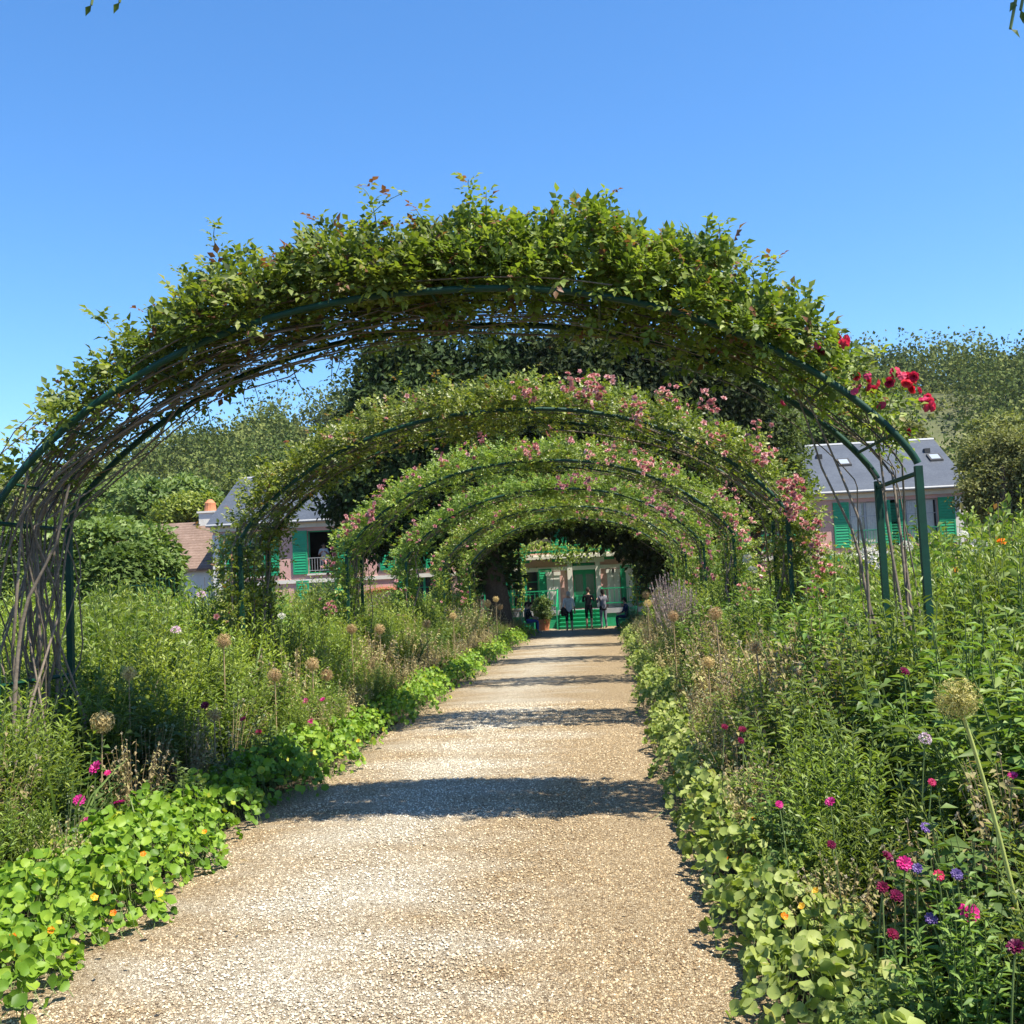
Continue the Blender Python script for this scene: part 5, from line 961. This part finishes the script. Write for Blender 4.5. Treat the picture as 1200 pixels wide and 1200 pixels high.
def person(label, loc, rz, J, R, pal, hair, group='visitors at the house'):
    """J joints, R radii; one continuous skinned body, clothes by material along the limbs"""
    names = list(J); E_ = [('pelvis', 'waist'), ('waist', 'chest'), ('chest', 'neck'), ('neck', 'head'), ('head', 'crown')]
    for s in 'LR':
        E_ += [('chest', 'shoulder' + s), ('shoulder' + s, 'elbow' + s), ('elbow' + s, 'wrist' + s), ('wrist' + s, 'palm' + s), ('pelvis', 'hip' + s), ('hip' + s, 'knee' + s), ('knee' + s, 'ankle' + s), ('ankle' + s, 'toe' + s)]
        w_, p = np.array(J['wrist' + s]), np.array(J['palm' + s]); d = unit(p - w_); x = unit(np.cross(d, (0, 1, .2)))
        for i, (o_, L) in enumerate(((-.030, .075), (-.010, .085), (.011, .08), (.031, .062))):
            k = p + x * o_ + d * L * .55; J['f%d%s' % (i, s)] = tuple(k); J['g%d%s' % (i, s)] = tuple(k + d * L * .4 + np.array([0, -.012, 0])); R['f%d%s' % (i, s)] = .010; R['g%d%s' % (i, s)] = .008; E_ += [('palm' + s, 'f%d%s' % (i, s)), ('f%d%s' % (i, s), 'g%d%s' % (i, s))]
        k = (w_ + p) / 2 - x * .045; J['t' + s] = tuple(k); J['u' + s] = tuple(k + d * .05 - x * .012); R['t' + s] = .011; R['u' + s] = .009; E_ += [('wrist' + s, 't' + s), ('t' + s, 'u' + s)]
    names = list(J); ix = {n_: i for i, n_ in enumerate(names)}; me = bpy.data.meshes.new('body_cage'); me.from_pydata([J[n_] for n_ in names], [(ix[a], ix[b]) for a, b in E_], [])
    ob_ = bpy.data.objects.new('body_cage', me); COL.objects.link(ob_); md = ob_.modifiers.new('s', 'SKIN'); md.use_smooth_shade = True; ob_.modifiers.new('d', 'SUBSURF').levels = 2; ob_.modifiers['d'].render_levels = 2
    for i, n_ in enumerate(names): r = R.get(n_, R.get(n_[:-1], .05)); me.skin_vertices[0].data[i].radius = (r, r) if np.isscalar(r) else r; me.skin_vertices[0].data[i].use_root = (n_ == 'pelvis')
    dg = bpy.context.evaluated_depsgraph_get(); dg.update(); bm = bpy.data.meshes.new_from_object(ob_.evaluated_get(dg)); bpy.data.objects.remove(ob_); bm.name = 'body'
    mats = sorted(set(pal.values())); bm.materials.clear()
    for m_ in mats: bm.materials.append(MATS[m_])
    def reg(a, b):
        a = a.rstrip('LR') if a[-1] in 'LR' else a; b = b.rstrip('LR') if b[-1] in 'LR' else b
        return {'waist': 'top', 'chest': 'top', 'neck': 'skin', 'head': 'skin', 'crown': 'skin', 'shoulder': 'top', 'elbow': 'sleeve', 'wrist': 'forearm', 'hip': 'hips', 'knee': 'thigh', 'ankle': 'shin', 'toe': 'shoe'}.get(b, 'hand')
    Pc = np.array([p.center for p in bm.polygons]); A = np.array([J[a] for a, _ in E_]); B = np.array([J[b] for _, b in E_]); AB = B - A; t = np.clip(((Pc[:, None] - A) * AB).sum(-1) / np.maximum((AB ** 2).sum(-1), 1e-9), 0, 1)
    rr = np.array([(lambda r: r if np.isscalar(r) else max(r))(R.get(b, R.get(b[:-1], .05))) for _, b in E_]); Dd = np.linalg.norm(A + t[..., None] * AB - Pc[:, None], axis=-1) - rr * .8; w_ = Dd.argmin(1); lut = [mats.index(pal[reg(a, b)]) for a, b in E_]
    bm.polygons.foreach_set('material_index', np.array([lut[i] for i in w_], np.int32)); bm.polygons.foreach_set('use_smooth', np.ones(len(bm.polygons), bool))
    o = thing('person', label, 'person', loc, rz, group); link('body', bm, o)
    h = np.array(J['head']); mb = MB(); u, v_ = np.meshgrid(np.linspace(0, 2 * math.pi, 17), np.linspace(0, math.pi * .62, 8), indexing='ij'); long_ = hair[1]
    X = .088 * np.sin(v_) * np.cos(u); Yh = .102 * np.sin(v_) * np.sin(u) + .018; Z = .125 * np.cos(v_) + .03; back = np.clip(np.sin(u), 0, 1) * (v_ / v_.max()) ** 2; Z = Z - back * long_ + np.clip(-np.sin(u), 0, 1) * (v_ / v_.max()) ** 3 * .075
    i = np.arange(17 * 8).reshape(17, 8); mb.add(np.stack([X, Yh, Z], -1).reshape(-1, 3) + h, np.stack([i[:-1, :-1], i[:-1, 1:], i[1:, 1:], i[1:, :-1]], -1).reshape(-1, 4)); mb.build('hair', hair[0], o, True)
    mb = MB(); tube(mb, [h + (0, -.088, .015), h + (0, -.108, -.02), h + (0, -.09, -.03)], [.008, .014, .01], 6); mb.build('nose', 'skin', o, True)
    for s in (-1, 1):
        mb = MB(); tube(mb, [h + (s * .078, .01, -.02), h + (s * .09, .012, .0), h + (s * .08, .01, .03)], [.01, .016, .012], 6); mb.build('ear', 'skin', o, True)
        mb = MB(); tube(mb, [h + (s * .032, -.088, .012), h + (s * .032, -.093, .014), h + (s * .032, -.098, .014)], [.012, .011, .004], 8); mb.build('eye', 'hair_dark', o, True)
    mb = MB(); tube(mb, [h + (-.025, -.088, -.058), h + (0, -.095, -.06), h + (.025, -.088, -.058)], .007, 5); mb.build('mouth', 'brick_red', o, True)
    return o
RAD = {'pelvis': (.15, .115), 'waist': (.13, .10), 'chest': (.155, .11), 'neck': .052, 'head': (.078, .09), 'crown': (.062, .068), 'shoulder': .062, 'elbow': .043, 'wrist': .028, 'palm': (.035, .02), 'hip': .095, 'knee': .062, 'ankle': .042, 'toe': .036}
def standing(H, arms='down', step=0.0):
    k = H / 1.7; J = {'pelvis': (0, 0, .93), 'waist': (0, -.005, 1.08), 'chest': (0, 0, 1.30), 'neck': (0, .0, 1.45), 'head': (0, -.02, 1.57), 'crown': (0, -.005, 1.66)}
    for s, g in (('L', -1), ('R', 1)):
        J['shoulder' + s] = (g * .17, 0, 1.37); J['hip' + s] = (g * .09, 0, .86); J['knee' + s] = (g * .10, -.02 - g * step * .4, .48); J['ankle' + s] = (g * .10, .03 - g * step, .08); J['toe' + s] = (g * .12, -.11 - g * step, .035)
        if arms == 'down': J['elbow' + s] = (g * .235, .03, 1.10); J['wrist' + s] = (g * .25, -.05, .88); J['palm' + s] = (g * .25, -.07, .80)
        else: J['elbow' + s] = (g * .24, -.06, 1.12); J['wrist' + s] = (g * .12, -.27, 1.22); J['palm' + s] = (g * .07, -.33, 1.26)
    return {n_: (x * k, y * k, z * k) for n_, (x, y, z) in J.items()}
def sitting(lean=0.0):
    J = {'pelvis': (0, 0, .55), 'waist': (0, -.01 - lean * .3, .70), 'chest': (0, -lean, .92), 'neck': (0, -.02 - lean * 1.2, 1.07), 'head': (0, -.05 - lean * 1.4, 1.19), 'crown': (0, -.04 - lean * 1.4, 1.28)}
    for s, g in (('L', -1), ('R', 1)):
        J['shoulder' + s] = (g * .17, -lean, .99); J['elbow' + s] = (g * .24, -.10 - lean, .74); J['wrist' + s] = (g * .15, -.30 - lean * .5, .66); J['palm' + s] = (g * .12, -.37 - lean * .5, .65); J['hip' + s] = (g * .10, -.06, .53); J['knee' + s] = (g * .12, -.46, .53); J['ankle' + s] = (g * .12, -.44, .09); J['toe' + s] = (g * .13, -.58, .05)
    return J
def pal(top, sleeve, fore, hips, thigh, shin, shoe='shoe'): return dict(top=top, sleeve=sleeve, forearm=fore, hand='skin', skin='skin', hips=hips, thigh=thigh, shin=shin, shoe=shoe)
PI = math.pi
p1 = at(668, 742, 45.0); w1 = person('person in a white top and dark shorts seen from behind on the path', (p1[0], 45.0, .03), PI + .15, standing(1.66, 'down', .06), dict(RAD), pal('cloth_white', 'cloth_white', 'skin', 'cloth_black', 'cloth_black', 'skin'), ('hair_grey', .03))
mb = MB(); crown_bag = [(-.02, .17, 1.02), (-.02, .2, 1.12), (-.02, .2, 1.28), (-.02, .17, 1.36)]; tube(mb, crown_bag, [.10, .13, .12, .06], 10)
o = mb.build('shoulder_bag', 'leather', None, True); o.location = w1.location + Vector((-.20, -.32, -.35)); tag(o, 'small dark bag on the back of the person in white', 'bag')
p2 = at(691, 737, 46.6); person('person dressed in black facing the green steps', (p2[0], 46.6, .025), PI - .1, standing(1.8, 'up', .04), dict(RAD), pal('cloth_black', 'cloth_black', 'cloth_black', 'cloth_black', 'cloth_black', 'skin', 'cloth_black'), ('hair_dark', .02))
p3 = at(708, 737, 46.6); person('person in a dark top and grey trousers right of the one in black', (p3[0], 46.6, .025), PI + .5, standing(1.7, 'up', .03), dict(RAD), pal('cloth_grey', 'cloth_grey', 'skin', 'cloth_black', 'cloth_grey', 'cloth_grey'), ('hair_dark', .10))
bench(-3.55, 44.6, PI / 2 + .12, 'green slatted bench at the west side of the path end'); bench(.95, 45.4, -PI / 2 - .2, 'green slatted bench at the east side of the path end')
def seat_on(bx, by, rz, off):
    c_, s_ = math.cos(rz), math.sin(rz); return (bx + c_ * off - s_ * -.12, by + s_ * off + c_ * -.12, .02)
person('seated person in blue trousers on the west bench, nearer one', seat_on(-3.55, 44.6, PI / 2 + .12, -.38), PI / 2 + .12, sitting(.10), dict(RAD), pal('cloth_black', 'cloth_black', 'skin', 'denim', 'denim', 'denim'), ('hair_dark', .06))
person('seated person in dark clothes on the west bench, farther one', seat_on(-3.55, 44.6, PI / 2 + .12, .36), PI / 2 + .12, sitting(.02), dict(RAD), pal('cloth_grey', 'cloth_grey', 'skin', 'cloth_black', 'cloth_black', 'cloth_black'), ('hair_dark', .03))
person('seated person in navy on the east bench', seat_on(.95, 45.4, -PI / 2 - .2, .1), -PI / 2 - .2, sitting(.06), dict(RAD), pal('cloth_navy', 'cloth_navy', 'skin', 'cloth_navy', 'cloth_navy', 'cloth_navy'), ('hair_dark', .08))
xo = up_win[1][0]; person('person in white standing inside the open upper window', (xo - .15, HY + .75, 2.902), .2, standing(1.66, 'up'), dict(RAD), pal('cloth_white', 'cloth_white', 'skin', 'cloth_white', 'cloth_grey', 'cloth_grey'), ('hair_dark', .04), 'visitors at the house')

# ------------------------------------------------------------------ summer air between the garden and the hill
m, n, out = newmat('haze_air')
pv = n.nodes.new('ShaderNodeVolumePrincipled'); pv.inputs['Color'].default_value = (.86, .92, 1, 1); pv.inputs['Density'].default_value = 0.0001; pv.inputs['Anisotropy'].default_value = 0.2
n.links.new(pv.outputs[0], out.inputs['Volume'])
mb = MB(); box(mb, -1000, 1000, -260, 1450, -1.2, 75); o = mb.build('haze', 'haze_air'); tag(o, 'thin bluish summer haze over the garden and hill', 'haze', kind='stuff')
